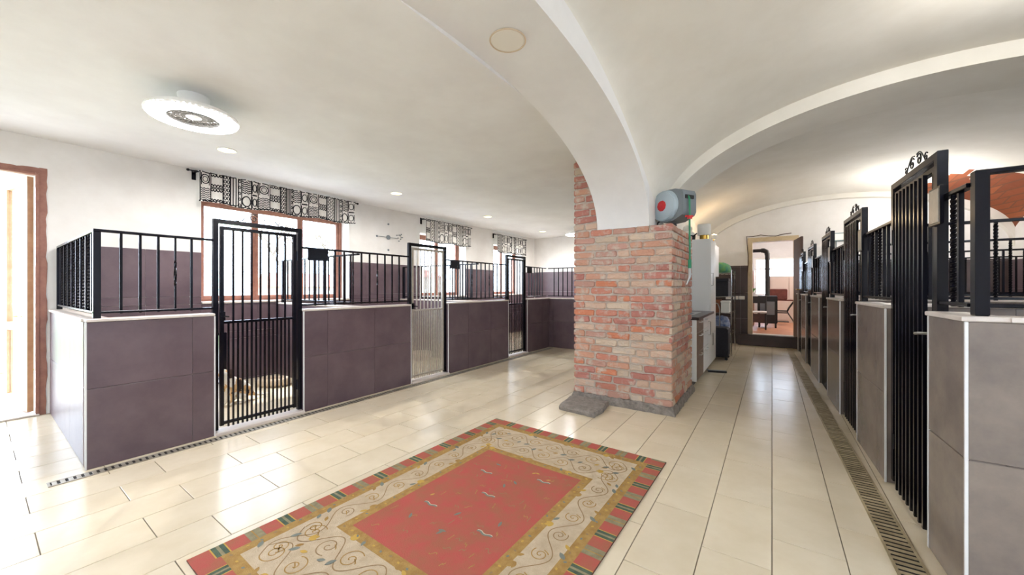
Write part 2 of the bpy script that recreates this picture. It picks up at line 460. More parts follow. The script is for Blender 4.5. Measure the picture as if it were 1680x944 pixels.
archT('trim_3', 4.60, 5.25, 1.18, 2.22, 2.02, 1.10, 3.6)
# far bay vault
def vz_far(X, Y):
    a = max(0, 1-((X-1.0)/2.41)**2)**.5
    bb = max(0, 1-((Y-7.72)/2.55)**2)**.7
    return 2.10+1.12*a+.72*bb-.60*a*bb
b = MB(); bp = MB()
NU = 90
def ux(u): return -1.405+(XR+.405+1.0)*(.5-.5*math.cos(PI*u))
def uy(v): return 5.2+(YE+.02-5.2)*(.5-.5*math.cos(PI*v))
V = [[(ux(i/NU), uy(j/NU)) for j in range(NU+1)] for i in range(NU+1)]
vs = []; f1 = []; f2 = []
for i in range(NU+1):
    for j in range(NU+1):
        x, y = V[i][j]; vs.append((min(x, XR+.002), y, vz_far(min(x, XR+.002), y)))
for i in range(NU):
    for j in range(NU):
        q = (i*(NU+1)+j, (i+1)*(NU+1)+j, (i+1)*(NU+1)+j+1, i*(NU+1)+j+1)
        x, y, z = vs[q[0]]
        rag = .10*math.sin(9*x+4*y)+.07*math.sin(23*x-11*y)
        bare = x > 1.9 and z < 3.17+.06*math.sin(11*x)+rag*.25 and y > 8.9 and (x-1.7)*.9+(y-9.0)*.5 > .62+rag
        (f2 if bare else f1).append(q)
b.add(vs, f1); o = b.build('ceiling_vault_far', 'vault', clean=False); struct(o); o.data.shade_smooth()
bp.add(vs, f2); o2 = bp.build('exposed_brick', 'brickpatch', o); o2.data.shade_smooth()
tag(o2, 'bare orange brick where plaster has come off the vault')
archT('trim_4', 10.12, YE+.0, 1.0, 2.40, 2.03, 1.12, 3.3)

# ================================================================== BRICK PILLAR
PX0, PX1, PY0, PY1 = -1.94, -.84, 4.10, 5.24
pil = thing('brick_pillar', 'square weathered red brick pillar carrying the white arch in the middle of the room', 'pillar', (-1.39, 4.67, 0))
o_ = Vector((-1.39, 4.67, 0))
def rel(b): b.v = [(x-o_.x, y-o_.y, z-o_.z) for x, y, z in b.v]; return b
i_ = .012
rel(MB().box(PX0+i_, PX1-i_, PY0+i_, PY1-i_, 0, 1.975).box(PX0+i_, X1-.005, PY0+i_, PY1-i_, 1.975, ZC)).build('mortar_core', 'mortar', pil)
b = MB()
def rough_strip(b, x0, x1, y0, y1, z0, z1, n, axis, amp):
    pass
# rough concrete skirting around the foot
def skirt(x0, x1, y0, y1, h, seed):
    rnd = random.Random(seed); b = MB(); per = []
    def seg(ax, ay, bx, by, n): 
        for i in range(n): per.append((ax+(bx-ax)*i/n, ay+(by-ay)*i/n))
    seg(x0, y0, x1, y0, 26); seg(x1, y0, x1, y1, 26); seg(x1, y1, x0, y1, 8); seg(x0, y1, x0, y0, 26)
    cx, cy = (x0+x1)/2, (y0+y1)/2; k = len(per); v = []
    for lvl, (z, o) in enumerate(((0, .028), (h*.55, .024), (h, .012), (h*1.05, -.03))):
        for (x, y) in per:
            dx, dy = (1 if x > cx else -1) if abs(x-cx) > (x1-x0)/2-.001 else 0, (1 if y > cy else -1) if abs(y-cy) > (y1-y0)/2-.001 else 0
            j = rnd.uniform(-.008, .008); v.append((x+dx*(o+j), y+dy*(o+j), z+(rnd.uniform(-.018, .018) if lvl in (1, 2) else 0)))
    f = [(l*k+i, l*k+(i+1) % k, (l+1)*k+(i+1) % k, (l+1)*k+i) for l in range(3) for i in range(k)]
    return b.add(v, f)
rel(skirt(PX0, PX1, PY0, PY1, .085, 3)).build('concrete_skirting', 'plinth', pil)
bmesh_cache = {}
def brickmesh(kind, mi, var):
    k = (kind, mi, var)
    if k in bmesh_cache: return bmesh_cache[k]
    L_ = {'s': .25, 'h': .125, 'q': .19}[kind]; rnd = random.Random(hash((kind, mi, var)) & 0xffff if False else mi*31+var*7+len(kind)+ord(kind))
    v = []; H = .066; D = .03
    xs = [0, .08*L_, .5*L_, .92*L_, L_]
    ring = [(0, H*.15), (0, H*.85), (L_*.06, H), (L_*.5, H), (L_*.94, H), (L_, H*.85), (L_, H*.15), (L_*.94, 0), (L_*.5, 0), (L_*.06, 0)]
    rg = [(x+rnd.uniform(-.006, .006), z+rnd.uniform(-.0055, .0055)) for x, z in ring]
    v += [(x, D*.9, z) for x, z in rg]
    v += [(x, .003, z) for x, z in rg]
    v += [(L_/2+(x-L_/2)*.93, -.002-rnd.uniform(0, .006), H/2+(z-H/2)*.84) for x, z in rg]
    n = 10; f = []
    for r in range(2):
        for i in range(n): f.append((r*n+(i+1) % n, r*n+i, (r+1)*n+i, (r+1)*n+(i+1) % n))
    v.append((L_*.5+rnd.uniform(-.03, .03)*L_*4, -.004-rnd.uniform(0, .005), H/2)); c = 3*n
    for i in range(n): f.append((2*n+(i+1) % n, 2*n+i, c))
    bmesh_cache[k] = MB().add(v, f).mesh('brick', 'brick%d' % mi)
    return bmesh_cache[k]
PITCH = .083
wts = [5, 4, 4, 4, 4, 2, 3]
def lay_face(org, rz, length, rows, z0, seed, xmax=None, store=None):
    rnd = random.Random(seed)
    for r in range(rows):
        z = z0+r*PITCH; x = .002
        lim = length if xmax is None else xmax(r)
        seq = (['s', 's', 'h', 's', 's', 's'] if r % 2 else ['h', 's', 's', 'h', 's', 's', 's'])
        if r % 4 == 2: seq = ['q']+seq[1:]
        k = 0
        while x < lim-.05:
            kd = seq[k % len(seq)]; k += 1
            L_ = {'s': .25, 'h': .125, 'q': .19}[kd]; w = min(L_, lim-x)
            if lim-(x+w) < .06: w = lim-x
            mi = rnd.choices(range(7), wts)[0]
            if store is None:
                # some weathered bricks sit nearly flush under mortar smears
                e = inst('brick', brickmesh(kd, mi, rnd.randrange(3)), pil)
                c_, s_ = math.cos(rz), math.sin(rz); yy = rnd.uniform(0, .006)
                e.location = (org[0]+c_*x-s_*yy-o_.x, org[1]+s_*x+c_*yy-o_.y, z+rnd.uniform(-.003, .003))
                e.rotation_euler = (0, rnd.uniform(-.012, .012), rz); e.scale = (w/L_, 1, 1)
            else:
                me = brickmesh(kd, mi, 0)
                store.append((me, x, z, w/L_))
            x += w+.014+rnd.uniform(-.003, .004)
rows = 23
def front_lim(r): return PX1-PX0
lay_face((PX0, PY0), 0, 1.1, rows, .085, 1)
lay_face((PX0, PY0), 0, .29, 10, .085+rows*PITCH, 5, xmax=lambda r: .285)
lay_face((PX1, PY0), PI/2, PY1-PY0, rows, .085, 2)
# left face (turned away from the camera): joined
st = []; lay_face((0, 0), 0, PY1-PY0, rows+10, .085, 9, store=st)
bb = MB()
for me, x, z, sc in st:
    vv = [v.co for v in me.vertices]; mname = me.materials[0].name
    key = [k for k in M if M[k].name == mname][0]; bb.use(key)
    bb.add([(PX0-o_.x+p.y, PY1-o_.y-(x+p.x*sc), z+p.z) for p in vv], [tuple(f.vertices) for f in me.polygons])
tag(bb.build('brick_face', None, pil), kind='stuff')
# stone slab at the foot
sl = MB(); rnd = random.Random(5)
pts = [(-1.95, 3.99), (-1.90, 3.62), (-1.62, 3.60), (-1.475, 3.585), (-1.46, 3.80), (-1.50, 4.055), (-1.72, 4.06), (-1.90, 4.058)]
cx = sum(p[0] for p in pts)/len(pts); cy = sum(p[1] for p in pts)/len(pts)
P2 = []
for i in range(len(pts)):
    for t in (0, .25, .5, .75):
        a = pts[i]; c = pts[(i+1) % len(pts)]; P2.append((a[0]+(c[0]-a[0])*t+rnd.uniform(-.006, .006), a[1]+(c[1]-a[1])*t+rnd.uniform(-.006, .004)))
k = len(P2); v = []
for z, s_ in ((0, 1.0), (.03, 1.01), (.052, .97), (.056, .6)):
    for x, y in P2: v.append((cx+(x-cx)*s_+rnd.uniform(-.004, .004), cy+(y-cy)*s_+rnd.uniform(-.004, .004) if s_ < 1.005 else cy+(y-cy)*s_, z+(rnd.uniform(-.004, .004) if z > .01 else 0)))
v.append((cx, cy, .055))
f = [(l*k+i, l*k+(i+1) % k, (l+1)*k+(i+1) % k, (l+1)*k+i) for l in range(3) for i in range(k)]+[(3*k+i, 3*k+(i+1) % k, 4*k) for i in range(k)]
tag(sl.add(v, f).build('stone_slab', 'plinth'), 'rough grey stone slab lying on the tiles at the foot of the brick pillar', 'slab')

# ================================================================== IRONWORK
def twistmesh(h, r=.008, turns=9, seg=40, m='iron', lo=0, hi=1):
    v = []; f = []
    for i in range(seg+1):
        t = i/seg; tt = min(max((t-lo)/(hi-lo), 0), 1); a = tt*turns*PI/2
        inside = lo < t < hi
        for j in range(4):
            q = a+PI/4+j*PI/2; v.append((math.cos(q)*r*(1.35 if inside else 1.15), math.sin(q)*r*(1.35 if inside else 1.15), h*t))
    for i in range(seg):
        for j in range(4):
            j2 = (j+1) % 4; f.append((i*4+j, i*4+j2, i*4+4+j2, i*4+4+j))
    f += [(3, 2, 1, 0), tuple(seg*4+j for j in range(4))]
    return MB().add(v, f).mesh('twisted_bar', m)
barcache = {}
def bar(h, m='iron', r=.008, tw=None):
    k = (round(h, 3), m, r, tw)
    if k not in barcache:
        if tw: barcache[k] = twistmesh(h, r, 22 if tw == 'full' else 10, 46 if tw == 'full' else 26, m, *((0.02, .98) if tw == 'full' else (.36, .68)))
        else: barcache[k] = MB().bbox(-r, r, -r, r, 0, h, .002).mesh('bar', m)
    return barcache[k]
def railing(name, label, group, loc, rz, L, z0, z1, n, twist=(), tw='mid', posts=(True, True), plate=None, r=.008, corner=None):
    t = thing(name, label, 'railing', loc, rz, group)
    MB().bbox(0, L, -.019, .019, z1-.02, z1, .003).build('top_rail', 'iron', t)
    MB().bbox(0, L, -.016, .016, z0+.035, z0+.053, .003).build('bottom_rail', 'iron', t)
    for k, x in enumerate((.02, L-.02)):
        if posts[k]: MB().bbox(x-.02, x+.02, -.02, .02, z0, z1-.0205, .003).build('post', 'iron', t)
    for i in range(n):
        x = .04+(L-.08)*(i+1)/(n+1)
        o = inst('bar', bar(z1-.02-(z0+.03), 'iron', r, tw if i in twist else None), t, (x, 0, z0+.03))
    if plate:
        px, w, h = plate
        MB().bbox(px, px+w, -.032, -.0195, z1-.012-h, z1-.012, .002).build('name_plate', 'iron', t)
    return t
def scroll(cx, cz, s, mir=1, turns=1.4):
    pts = []
    for i in range(26):
        a = turns*2*PI*i/25; rr = s*(.12+.88*i/25)
        pts.append((cx+mir*rr*math.cos(a), 0, cz+rr*math.sin(a)))
    return pts
def gate(label, loc, rz, Wd, H, group, leafmat='iron', nb=7, zmid=1.0, front=-.0, crest=True, drop=.03, hinge_right=True, dense=True, br=.0072):
    t = thing('kennel_gate', label, 'gate', loc, rz, group)
    p = .04
    f = MB().bbox(0, p, -.02, .02, .03, H, .003).bbox(Wd-p, Wd, -.02, .02, .03, H, .003).bbox(p, Wd-p, -.02, .02, H-p, H, .003)
    f.build('outer_frame', 'iron', t)
    g = .014; x0, x1 = p+g, Wd-p-g; zt = H-p-.022; q = .03
    leaf = MB().bbox(x0, x0+q, -.015, .015, .06, zt, .003).bbox(x1-q, x1, -.015, .015, .06, zt, .003).bbox(x0+q, x1-q, -.0149, .0149, zt-q, zt, .003)
    leaf.bbox(x0+q, x1-q, -.013, .013, zmid-.012, zmid+.012, .002).bbox(x0+q, x1-q, -.0149, .0149, .07, .095, .002)
    leaf.build('leaf_frame', leafmat, t)
    for i in range(2*nb+1):
        x = x0+q+(x1-x0-2*q)*(i+1)/(2*nb+2)
        full = i % 2 == 1
        if not (full or dense): continue
        inst('bar', bar((zt-q+.005 if full else zmid)-(.07-drop), leafmat, br), t, (x, front, .07-drop))
    if crest:
        c = MB()
        for m_ in (1, -1):
            c.tube([(a, b_, z) for a, b_, z in scroll(Wd/2+m_*.055, H+.045, .038, m_)], .004, 5)
            c.tube([(a, b_, z) for a, b_, z in scroll(Wd/2+m_*.16, H+.03, .026, -m_)], .0035, 5)
            c.tube([(Wd/2+m_*(.02+.2*i/10), 0, H+.085-.075*i/10+.02*math.sin(i/10*2*PI)) for i in range(11)], .0035, 5)
        c.build('scroll_crest', 'iron', t)
    lx = x0 if hinge_right else x1
    MB().bbox(lx-.005+(0 if hinge_right else -.03), lx+.035-(0 if hinge_right else .03), -.03, -.0152, zmid+.02, zmid+.1, .003).tube([(lx+.015*(1 if hinge_right else -1), -.03, zmid+.06), (lx+.015*(1 if hinge_right else -1), -.07, zmid+.06), (lx+.05*(1 if hinge_right else -1), -.072, zmid+.055)], .007, 8).build('latch', 'iron' if hinge_right else 'steel', t)
    for z in (.25, 1.6):
        hx = x1+.007 if hinge_right else x0-.007
        MB().tube([(hx, -.018, z), (hx, -.018, z+.1)], .009, 8).build('hinge', 'iron', t)
    return t

# kennel half wall: local x along, front face at y=0, body towards +y
def kwall(label, loc, rz, L, H, T, m, group, off=0, ends=(False, False), back=True, cap_over=(.0, .0), zoff=0, fx0=0):
    t = thing('kennel_wall', label, 'half wall', loc, rz, group)
    th = .009
    MB().box(th if ends[0] else 0, L-(th if ends[1] else 0), th, T-th, 0, H-.022).build('core', 'kgrout', t)
    facetiles(t, fx0, L, 0, H-.022, th, m, off=off, th=th, gap=.003, zoff=zoff)
    if back:
        e = bpy.data.objects.new('back_face', None); COL.objects.link(e); e.parent = t; e.location = (L, T-th, 0); e.rotation_euler = (0, 0, PI)
        facetiles(e, 0, L, 0, H-.022, 0, m, off=0, th=th, gap=.003)
    for k, en in enumerate(ends):
        if en:
            if en != 'trim': inst('tile', wtilemesh(T-.02, H-.03, th, m), t, ((th if k == 0 else L-th), (T-.01 if k == 0 else .01), .004), (-PI/2 if k == 0 else PI/2))
            x = 0 if k == 0 else L
            MB().bbox(x-.005, x+.005, -.003, .007, 0, H-.023, .002).build('edge_trim', 'trimw', t)
    MB().bbox(-cap_over[0], L+cap_over[1], -.012, T+.012, H-.022, H, .004).build('capstone', 'cap', t)
    return t
def threshold(label, loc, rz, Wd, T, group):
    o = MB().bbox(.002, Wd-.002, -.03, T+.0, 0, .026, .004).build('gate_threshold', 'cap')
    o.location = loc; o.rotation_euler = (0, 0, rz)
    return tag(o, label, 'threshold', group)

# ---------------- left row: front X=-4.06, local x -> +Y, local y -> -X
XF = -4.06; HT = .12; HH = 1.09; LR = PI/2
segs = [(.47, 1.23), (2.00, 3.43), (4.15, 5.74), (6.40, 7.31)]
offs = [.47+.605, 2.26, 4.61, 6.40]
wn = ['nearest the open door', 'between the first and second gates', 'between the second and third gates', 'past the third gate in the corner']
for (a, c), of, nm in zip(segs, offs, wn):
    kwall('purple-brown tiled half wall of the left kennels, '+nm, (XF, a, 0), LR, c-a, HH, HT, 'ktile', 'left kennel half walls', off=of-a, ends=(a > 1, c < 7), zoff=-.02)
gs = [(1.23, 2.00), (3.43, 4.15), (5.74, 6.40)]
gn = ['black iron kennel gate with dark bars, nearest on the left', 'kennel gate with bars paled by glare in a black frame, second on the left', 'black iron kennel gate farthest along the left row']
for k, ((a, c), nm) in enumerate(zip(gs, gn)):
    gate(nm, (XF-.06, a, 0), LR, c-a, 1.94, 'left kennel gates', 'pale_metal' if k == 1 else 'iron', crest=(k == 0), zmid=1.0, nb=(7, 7, 4)[k])  # second leaf is pale: glare on its bars put into the colour
    threshold('white stone threshold under the %s left kennel gate' % ['first', 'second', 'third'][k], (XF, a, 0), LR, c-a, HT, 'left gate thresholds')
rn = ['at the corner by the open door', 'between the first and second left gates', 'between the second and third left gates', 'right of the third left gate']
rl = [(.51, 1.23, 5, (3,), None), (2.00, 3.43, 11, (4, 7), (.06, .22, .13)), (4.15, 5.74, 12, (4, 8), (.08, .2, .13)), (6.40, 7.25, 6, (), (.05, .17, .13))]
for (a, c, n_, tw, pl), nm in zip(rl, rn):
    railing('iron_railing', 'black iron railing on the tiled half wall '+nm, 'left kennel railings', (XF-.06, a, 0), LR, c-a, HH+.0, 1.755, n_, tw, plate=pl, posts=(a < 1, False))
# end wall of the first kennel facing the camera
kwall('tiled half wall closing the first left kennel beside the open door', (XL+.0, .47, 0), 0, XF-HT-XL, HH, HT, 'ktile', 'left kennel half walls', off=.2, zoff=-.02)
MB_tr = MB().bbox(XF-.006, XF+.004, .464, .474, 0, HH-.023, .002).build('edge_trim', 'trimw'); MB_tr.name = 'trim_5'; struct(MB_tr)
railing('iron_railing', 'black iron railing with twisted bars running back beside the open door', 'left kennel railings', (XL+.03, .53, 0), 0, XF-.06-XL-.05, HH, 1.755, 15, tuple(range(1, 15, 2)), 'full', posts=(True, False))
# partitions between left kennels
for k, y in enumerate((2.66, 4.95)):
    kwall('tiled half wall between left kennels behind the %s railing' % ['second', 'third'][k], (XL+.0, y, 0), 0, XF-HT-XL, HH, HT, 'ktile', 'left kennel partitions')
    railing('iron_railing', 'black iron railing between left kennels in front of the %s window' % ['first', 'second'][k], 'left partition railings', (XL+.06, y+.06, 0), 0, XF-HT-XL-.07, HH, 1.74, 14, (), 'mid', posts=(True, False))
# back kennel row facing the camera
kwall('tiled half wall at the far end of the left room, facing the camera', (XF-HT, 7.31, 0), 0, -1.52-(XF-HT), HH, HT, 'ktile', 'left kennel half walls', off=HT+.1, zoff=-.02)
railing('iron_railing', 'black iron railing on the far half wall partly behind the brick pillar', 'left kennel railings', (XF-.06, 7.37, 0), 0, -1.55-(XF-.06), HH, 1.755, 22, (), posts=(False, True))

# ---------------- right row
RA = math.radians(1.76); RR = -PI/2+RA
RX0, RY0 = .653, 2.77
RH = 1.20
def rp(Y, off=0):
    # point on the right row front line at world Y, moved off into the kennels
    s_ = (Y-RY0)/math.cos(RA)
    return (RX0-math.sin(RA)*s_+math.cos(RA)*off, RY0+math.cos(RA)*s_+math.sin(RA)*off, 0)
piers = [(2.37, 2.77), (3.53, 4.36), (5.15, 5.95), (6.68, 7.55), (8.30, 9.05), (9.75, 10.20)]
pn = ['nearest, at the bottom right corner', 'second from the camera', 'third from the camera', 'fourth from the camera', 'fifth from the camera', 'last, beside the end doorway']
for k, ((a, c), nm) in enumerate(zip(piers, pn)):
    kwall('grey-brown tiled half wall of the right kennels, '+nm, rp(c), RR, (c-a)/math.cos(RA), RH, HT, 'rtile', 'right kennel half walls', off=(.62 if k == 1 else .6), ends=(k != 5, 'trim' if k == 0 else True), zoff=0, cap_over=(.004, .004))
rg = [(2.77, 3.53), (4.36, 5.15), (5.95, 6.68), (7.55, 8.30), (9.05, 9.75)]
on = ['nearest the camera on the right', 'second on the right', 'third on the right', 'fourth on the right', 'fifth on the right, near the end doorway']
for k, (a, c) in enumerate(rg):
    t = gate('tall black barred kennel gate, '+on[k], rp(c, .05), RR, (c-a)/math.cos(RA), 2.01, 'right kennel gates', 'iron', nb=8, zmid=1.02, front=-.024, drop=.05, hinge_right=False, dense=False, br=.009)
    Wd = (c-a)/math.cos(RA)
    pb = MB().bbox(Wd-.05, Wd+.09, -.036, -.022, 1.63, 1.82, .003)
    pp = pb.build('name_plate', 'iron', t)
    MB().bbox(Wd-.036, Wd+.076, -.0385, -.0362, 1.642, 1.808, .001).build('card', 'pale_metal', pp)
for k, (a, c) in enumerate(piers[:5]):
    n_ = [2, 6, 6, 6, 5][k]
    railing('iron_railing', 'black iron railing on the right half wall, '+pn[k].replace('bottom right corner', 'corner'), 'right kennel railings', rp(c-.01, .05), RR, (c-a-.02 if k else c-a-.105), RH, 1.775, n_, ((0,) if k == 0 else (1, 3)), 'full', posts=(False, False), r=.009)
# near end of the row: half wall facing the camera and its railing
e0 = rp(2.37, HT)
kwall('wide brown tiled half wall facing the camera at the right edge', (e0[0]+.0, e0[1], 0), RA, (XR-e0[0])/math.cos(RA)-.02, RH, HT, 'rtile', 'right kennel half walls', off=.485, zoff=.0, fx0=-HT+.008)
ep = rp(2.43, .06)
t = railing('iron_railing', 'black iron railing with a thick corner post at the right edge', 'right kennel railings', (ep[0], ep[1], 0), RA, (XR-ep[0])-.06, RH, 1.815, 14, (2, 5, 8, 11), 'full', posts=(False, True), r=.009)
MB().bbox(-.021, .021, -.021, .021, RH, 1.8155, .004).build('corner_post', 'iron', t)
for k, y in enumerate((3.95, 5.55, 7.1, 8.7)):
    e0 = rp(y, HT+.002)
    L_ = (XR-e0[0])/math.cos(RA)-.02
    kwall('tiled half wall between right kennels, %s from the camera' % ['first', 'second', 'third', 'fourth'][k], (e0[0], e0[1], 0), RA, L_, RH, HT, 'rtile', 'right kennel partitions')
    railing('iron_railing', 'black iron railing between right kennels, %s from the camera' % ['first', 'second', 'third', 'fourth'][k], 'right partition railings', (e0[0]+.02, e0[1]+.06, 0), RA, L_-.05, RH, 1.79, 15, (2, 6, 10), 'full', r=.009, posts=(False, True))

# ---------------- drains
def drain(label, loc, rz, L, w, m, n, group, slotw):
    t = thing('floor_drain', label, 'drain', loc, rz, group)
    MB().box(0, L, .006, w-.006, .0006, .0022).build('channel', 'slot', t)
    MB().bbox(0, L, 0, .012, .0005, .006, .001).bbox(0, L, w-.012, w, .0005, .006, .001).bbox(-.012, 0, 0, w, .0005, .006, .001).bbox(L, L+.012, 0, w, .0005, .006, .001).build('rim', m, t)
    sl = MB().bbox(-slotw/2, slotw/2, .0125, w-.0125, .0022, .0055, .001).mesh('slat', m)
    many = MB()
    for i in range(n):
        x = L*(i+.5)/n
        if i < 295: inst('slat', sl, t, (x, 0, 0))
        else: many.bbox(x-slotw/2, x+slotw/2, .0125, w-.0125, .0022, .0055, .001)
    if many.v: tag(many.build('slats', m, t), kind='stuff')
    return t
drain('narrow slotted steel drain along the foot of the left kennels', (-3.915, .30, 0), PI/2, 6.9, .09, 'grate', 190, 'floor drains', .022)
d0 = rp(2.2, -.19)
drain('wide dull steel slotted drain along the foot of the right kennels', (d0[0]+.125*math.cos(RA), d0[1], 0), PI/2+RA, 7.9, .125, 'rgrate', 200, 'floor drains', .022)

# ================================================================== RUG
RGX0, RGX1, RGY0, RGY1 = -2.293, -.672, .575, 2.985
rg_ = thing('patterned_rug', 'red, cream and gold patterned rug with a striped border lying on the tiles', 'rug', ((RGX0+RGX1)/2, (RGY0+RGY1)/2, 0), math.radians(-1.0))
RWd, RL = RGX1-RGX0, RGY1-RGY0
rz_ = lambda u, v: .009
def rmap(h): return lambda u, v: (u-RWd/2, v-RL/2, h)
MB().bbox(-RWd/2, RWd/2, -RL/2, RL/2, .0005, .009, .002).build('base', 'r_back', rg_)
b = MB(); h0 = .0092
def rect(m, u0, u1, v0, v1, h): b.use(m).poly([(u0, v0), (u1, v0), (u1, v1), (u0, v1)], rmap(h))
S1 = .105; S2 = .165
def band(length, place):
    x = 0; k = 0
    pat = [('r_red', .085), ('r_yel', .006), ('r_green', .02), ('r_olive', .014), ('r_green', .02), ('r_yel', .006), ('r_red', .085), ('r_olive', .03), ('r_gold', .007), ('r_olive', .034)]
    while x < length-.001:
        m, w = pat[k % len(pat)]; k += 1
        w = min(w, length-x); place(m, x, x+w); x += w
band(RL, lambda m, a, c: rect(m, 0.002, S1, a, c, h0))
band(RL, lambda m, a, c: rect(m, RWd-S1, RWd-.002, a, c, h0))
band(RWd-2*S1, lambda m, a, c: rect(m, S1+a, S1+c, .002, S1, h0))
band(RWd-2*S1, lambda m, a, c: rect(m, S1+a, S1+c, RL-S1, RL-.002, h0))
rect('r_gold', S1, RWd-S1, S1, RL-S1, h0)
rect('r_cream', S2, RWd-S2, S2, RL-S2, h0+.0003)
GX, GY = .345, .555
rect('r_gold', GX, RWd-GX, GY, RL-GY, h0+.0006)
rect('r_red', GX+.06, RWd-GX-.06, GY+.06, RL-GY-.06, h0+.0009)
b.build('woven_field', None, rg_)
b = MB(); H3 = h0+.0014; fn = rmap(H3); rnd = random.Random(11)
def spiral(cx, cy, s, a0, mir, m, w, turns=1.6):
    b.use(m); pts = []
    for i in range(40):
        t = i/39; a = a0+mir*turns*2*PI*t; r = s*(.08+.92*t**1.1)
        pts.append((cx+r*math.cos(a), cy+r*math.sin(a)))
    b.ribbon(pts, w, fn); return pts[-1]
LK = [0]
def leafm(cx, cy, s, a, m, wd=.45):
    b.use(m); P = []; LK[0] += 1; fn = rmap(H3+.0001+LK[0]*4e-7)
    for i in range(9): t = i/8; P.append((s*t, s*wd*math.sin(PI*t)**.8*.5))
    for i in range(7, 0, -1): t = i/8; P.append((s*t, -s*wd*math.sin(PI*t)**.8*.5))
    b.poly([(cx+p[0]*math.cos(a)-p[1]*math.sin(a), cy+p[0]*math.sin(a)+p[1]*math.cos(a)) for p in P], fn)
def tulip(cx, cy, s, a, m):
    for d in (-.5, 0, .5): leafm(cx, cy, s*(1 if d == 0 else .8), a+d, m, .5)
# scrolling vine in the cream field
def vine(p0, p1, n, amp):
    p0, p1 = Vector(p0), Vector(p1); d = p1-p0; nrm = Vector((-d.y, d.x)).normalized(); pts = []
    for i in range(n*16+1):
        t = i/(n*16); q = p0+d*t+nrm*amp*math.sin(t*n*PI); pts.append((q.x, q.y))
    b.use('r_dark').ribbon(pts, .0055, fn); ang = math.atan2(d.y, d.x)
    for i in range(n):
        sg = 1 if i % 2 == 0 else -1
        c = p0+d*((i+.5)/n)-nrm*amp*.1*sg
        spiral(c.x, c.y, min(amp*.85, .085), ang+PI/2*sg, -sg, ('r_gold', 'r_gold', 'r_dark')[i % 3], .0055)
        e = p0+d*((i+.12)/n)+nrm*amp*1.25*sg
        (tulip if i % 2 else leafm)(e.x, e.y, .055, ang+sg*.9+rnd.uniform(-.4, .4), ('r_teal', 'r_yel', 'r_teal', 'r_gold')[i % 4])
        e = p0+d*((i+.75)/n)-nrm*amp*1.2*sg
        leafm(e.x, e.y, .045, ang-sg*.7+rnd.uniform(-.5, .5), ('r_gold', 'r_teal', 'r_yel')[i % 3])
        e = p0+d*((i+.4)/n)
        b.use('r_gold').ribbon([(e.x+.03*math.cos(q/3), e.y+.02*q/5) for q in range(6)], .006, fn)
mx_ = (S2+GX)/2; my_ = (S2+GY)/2
vine((mx_, S2+.05), (mx_, RL-S2-.05), 11, .055)
vine((RWd-mx_, RL-S2-.05), (RWd-mx_, S2+.05), 11, .055)
for yy, sgn in ((my_-.085, 1), (my_+.095, -1), (RL-my_+.085, -1), (RL-my_-.095, 1)):
    vine((S2+.04, yy), (RWd-S2-.04, yy), 7, .075*sgn) if sgn > 0 else vine((RWd-S2-.04, yy), (S2+.04, yy), 7, .075)
# rosettes on the gold bands
for (u0, v0, u1, v1, n_) in ((S1+.03, S1, S1+.03, RL-S1, 34), (RWd-S1-.03, S1, RWd-S1-.03, RL-S1, 34), (S1, S1+.03, RWd-S1, S1+.03, 20), (S1, RL-S1-.03, RWd-S1, RL-S1-.03, 20),
                         (GX+.03, GY, GX+.03, RL-GY, 20), (RWd-GX-.03, GY, RWd-GX-.03, RL-GY, 20), (GX, GY+.03, RWd-GX, GY+.03, 14), (GX, RL-GY-.03, RWd-GX, RL-GY-.03, 14)):
    for i in range(n_):
        t = (i+.5)/n_; leafm(u0+(u1-u0)*t-.009, v0+(v1-v0)*t, .02, rnd.uniform(-.6, .6)+(PI/2 if u0 == u1 else 0)*(i % 2), ('r_dark', 'r_yel', 'r_teal')[i % 3], .6)
# small motifs on the red field
for i in range(64):
    u = rnd.uniform(GX+.1, RWd-GX-.1); v_ = rnd.uniform(GY+.1, RL-GY-.1); a = rnd.uniform(0, 6.28)
    k = i % 4
    if i % 8 == 0: leafm(u, v_, .05, a, 'r_teal', .35)
    elif i % 16 == 1: leafm(u, v_, .035, a, 'r_yel', .4)
    else: b.use(('r_gold', 'r_dark')[k % 2]).ribbon([(u+.02*q*math.cos(a)/3, v_+.012*math.sin(q)+.02*q*math.sin(a)/3) for q in range(7)], .004, fn)
for (u, v_) in ((.62, 1.50), (1.02, 1.62), (.60, 1.0), (1.04, .98), (.82, 1.28)):
    for dv, m in ((0, 'r_teal'), (.008, 'r_pale')):
        b.use(m).ribbon([(u-.05+.01*q, v_+dv+.006*math.sin(q*.9)) for q in range(11)], .012 if m == 'r_teal' else .005, fn)
tag(b.build('woven_pattern', None, rg_), 'scrolling vines, leaves and small motifs')

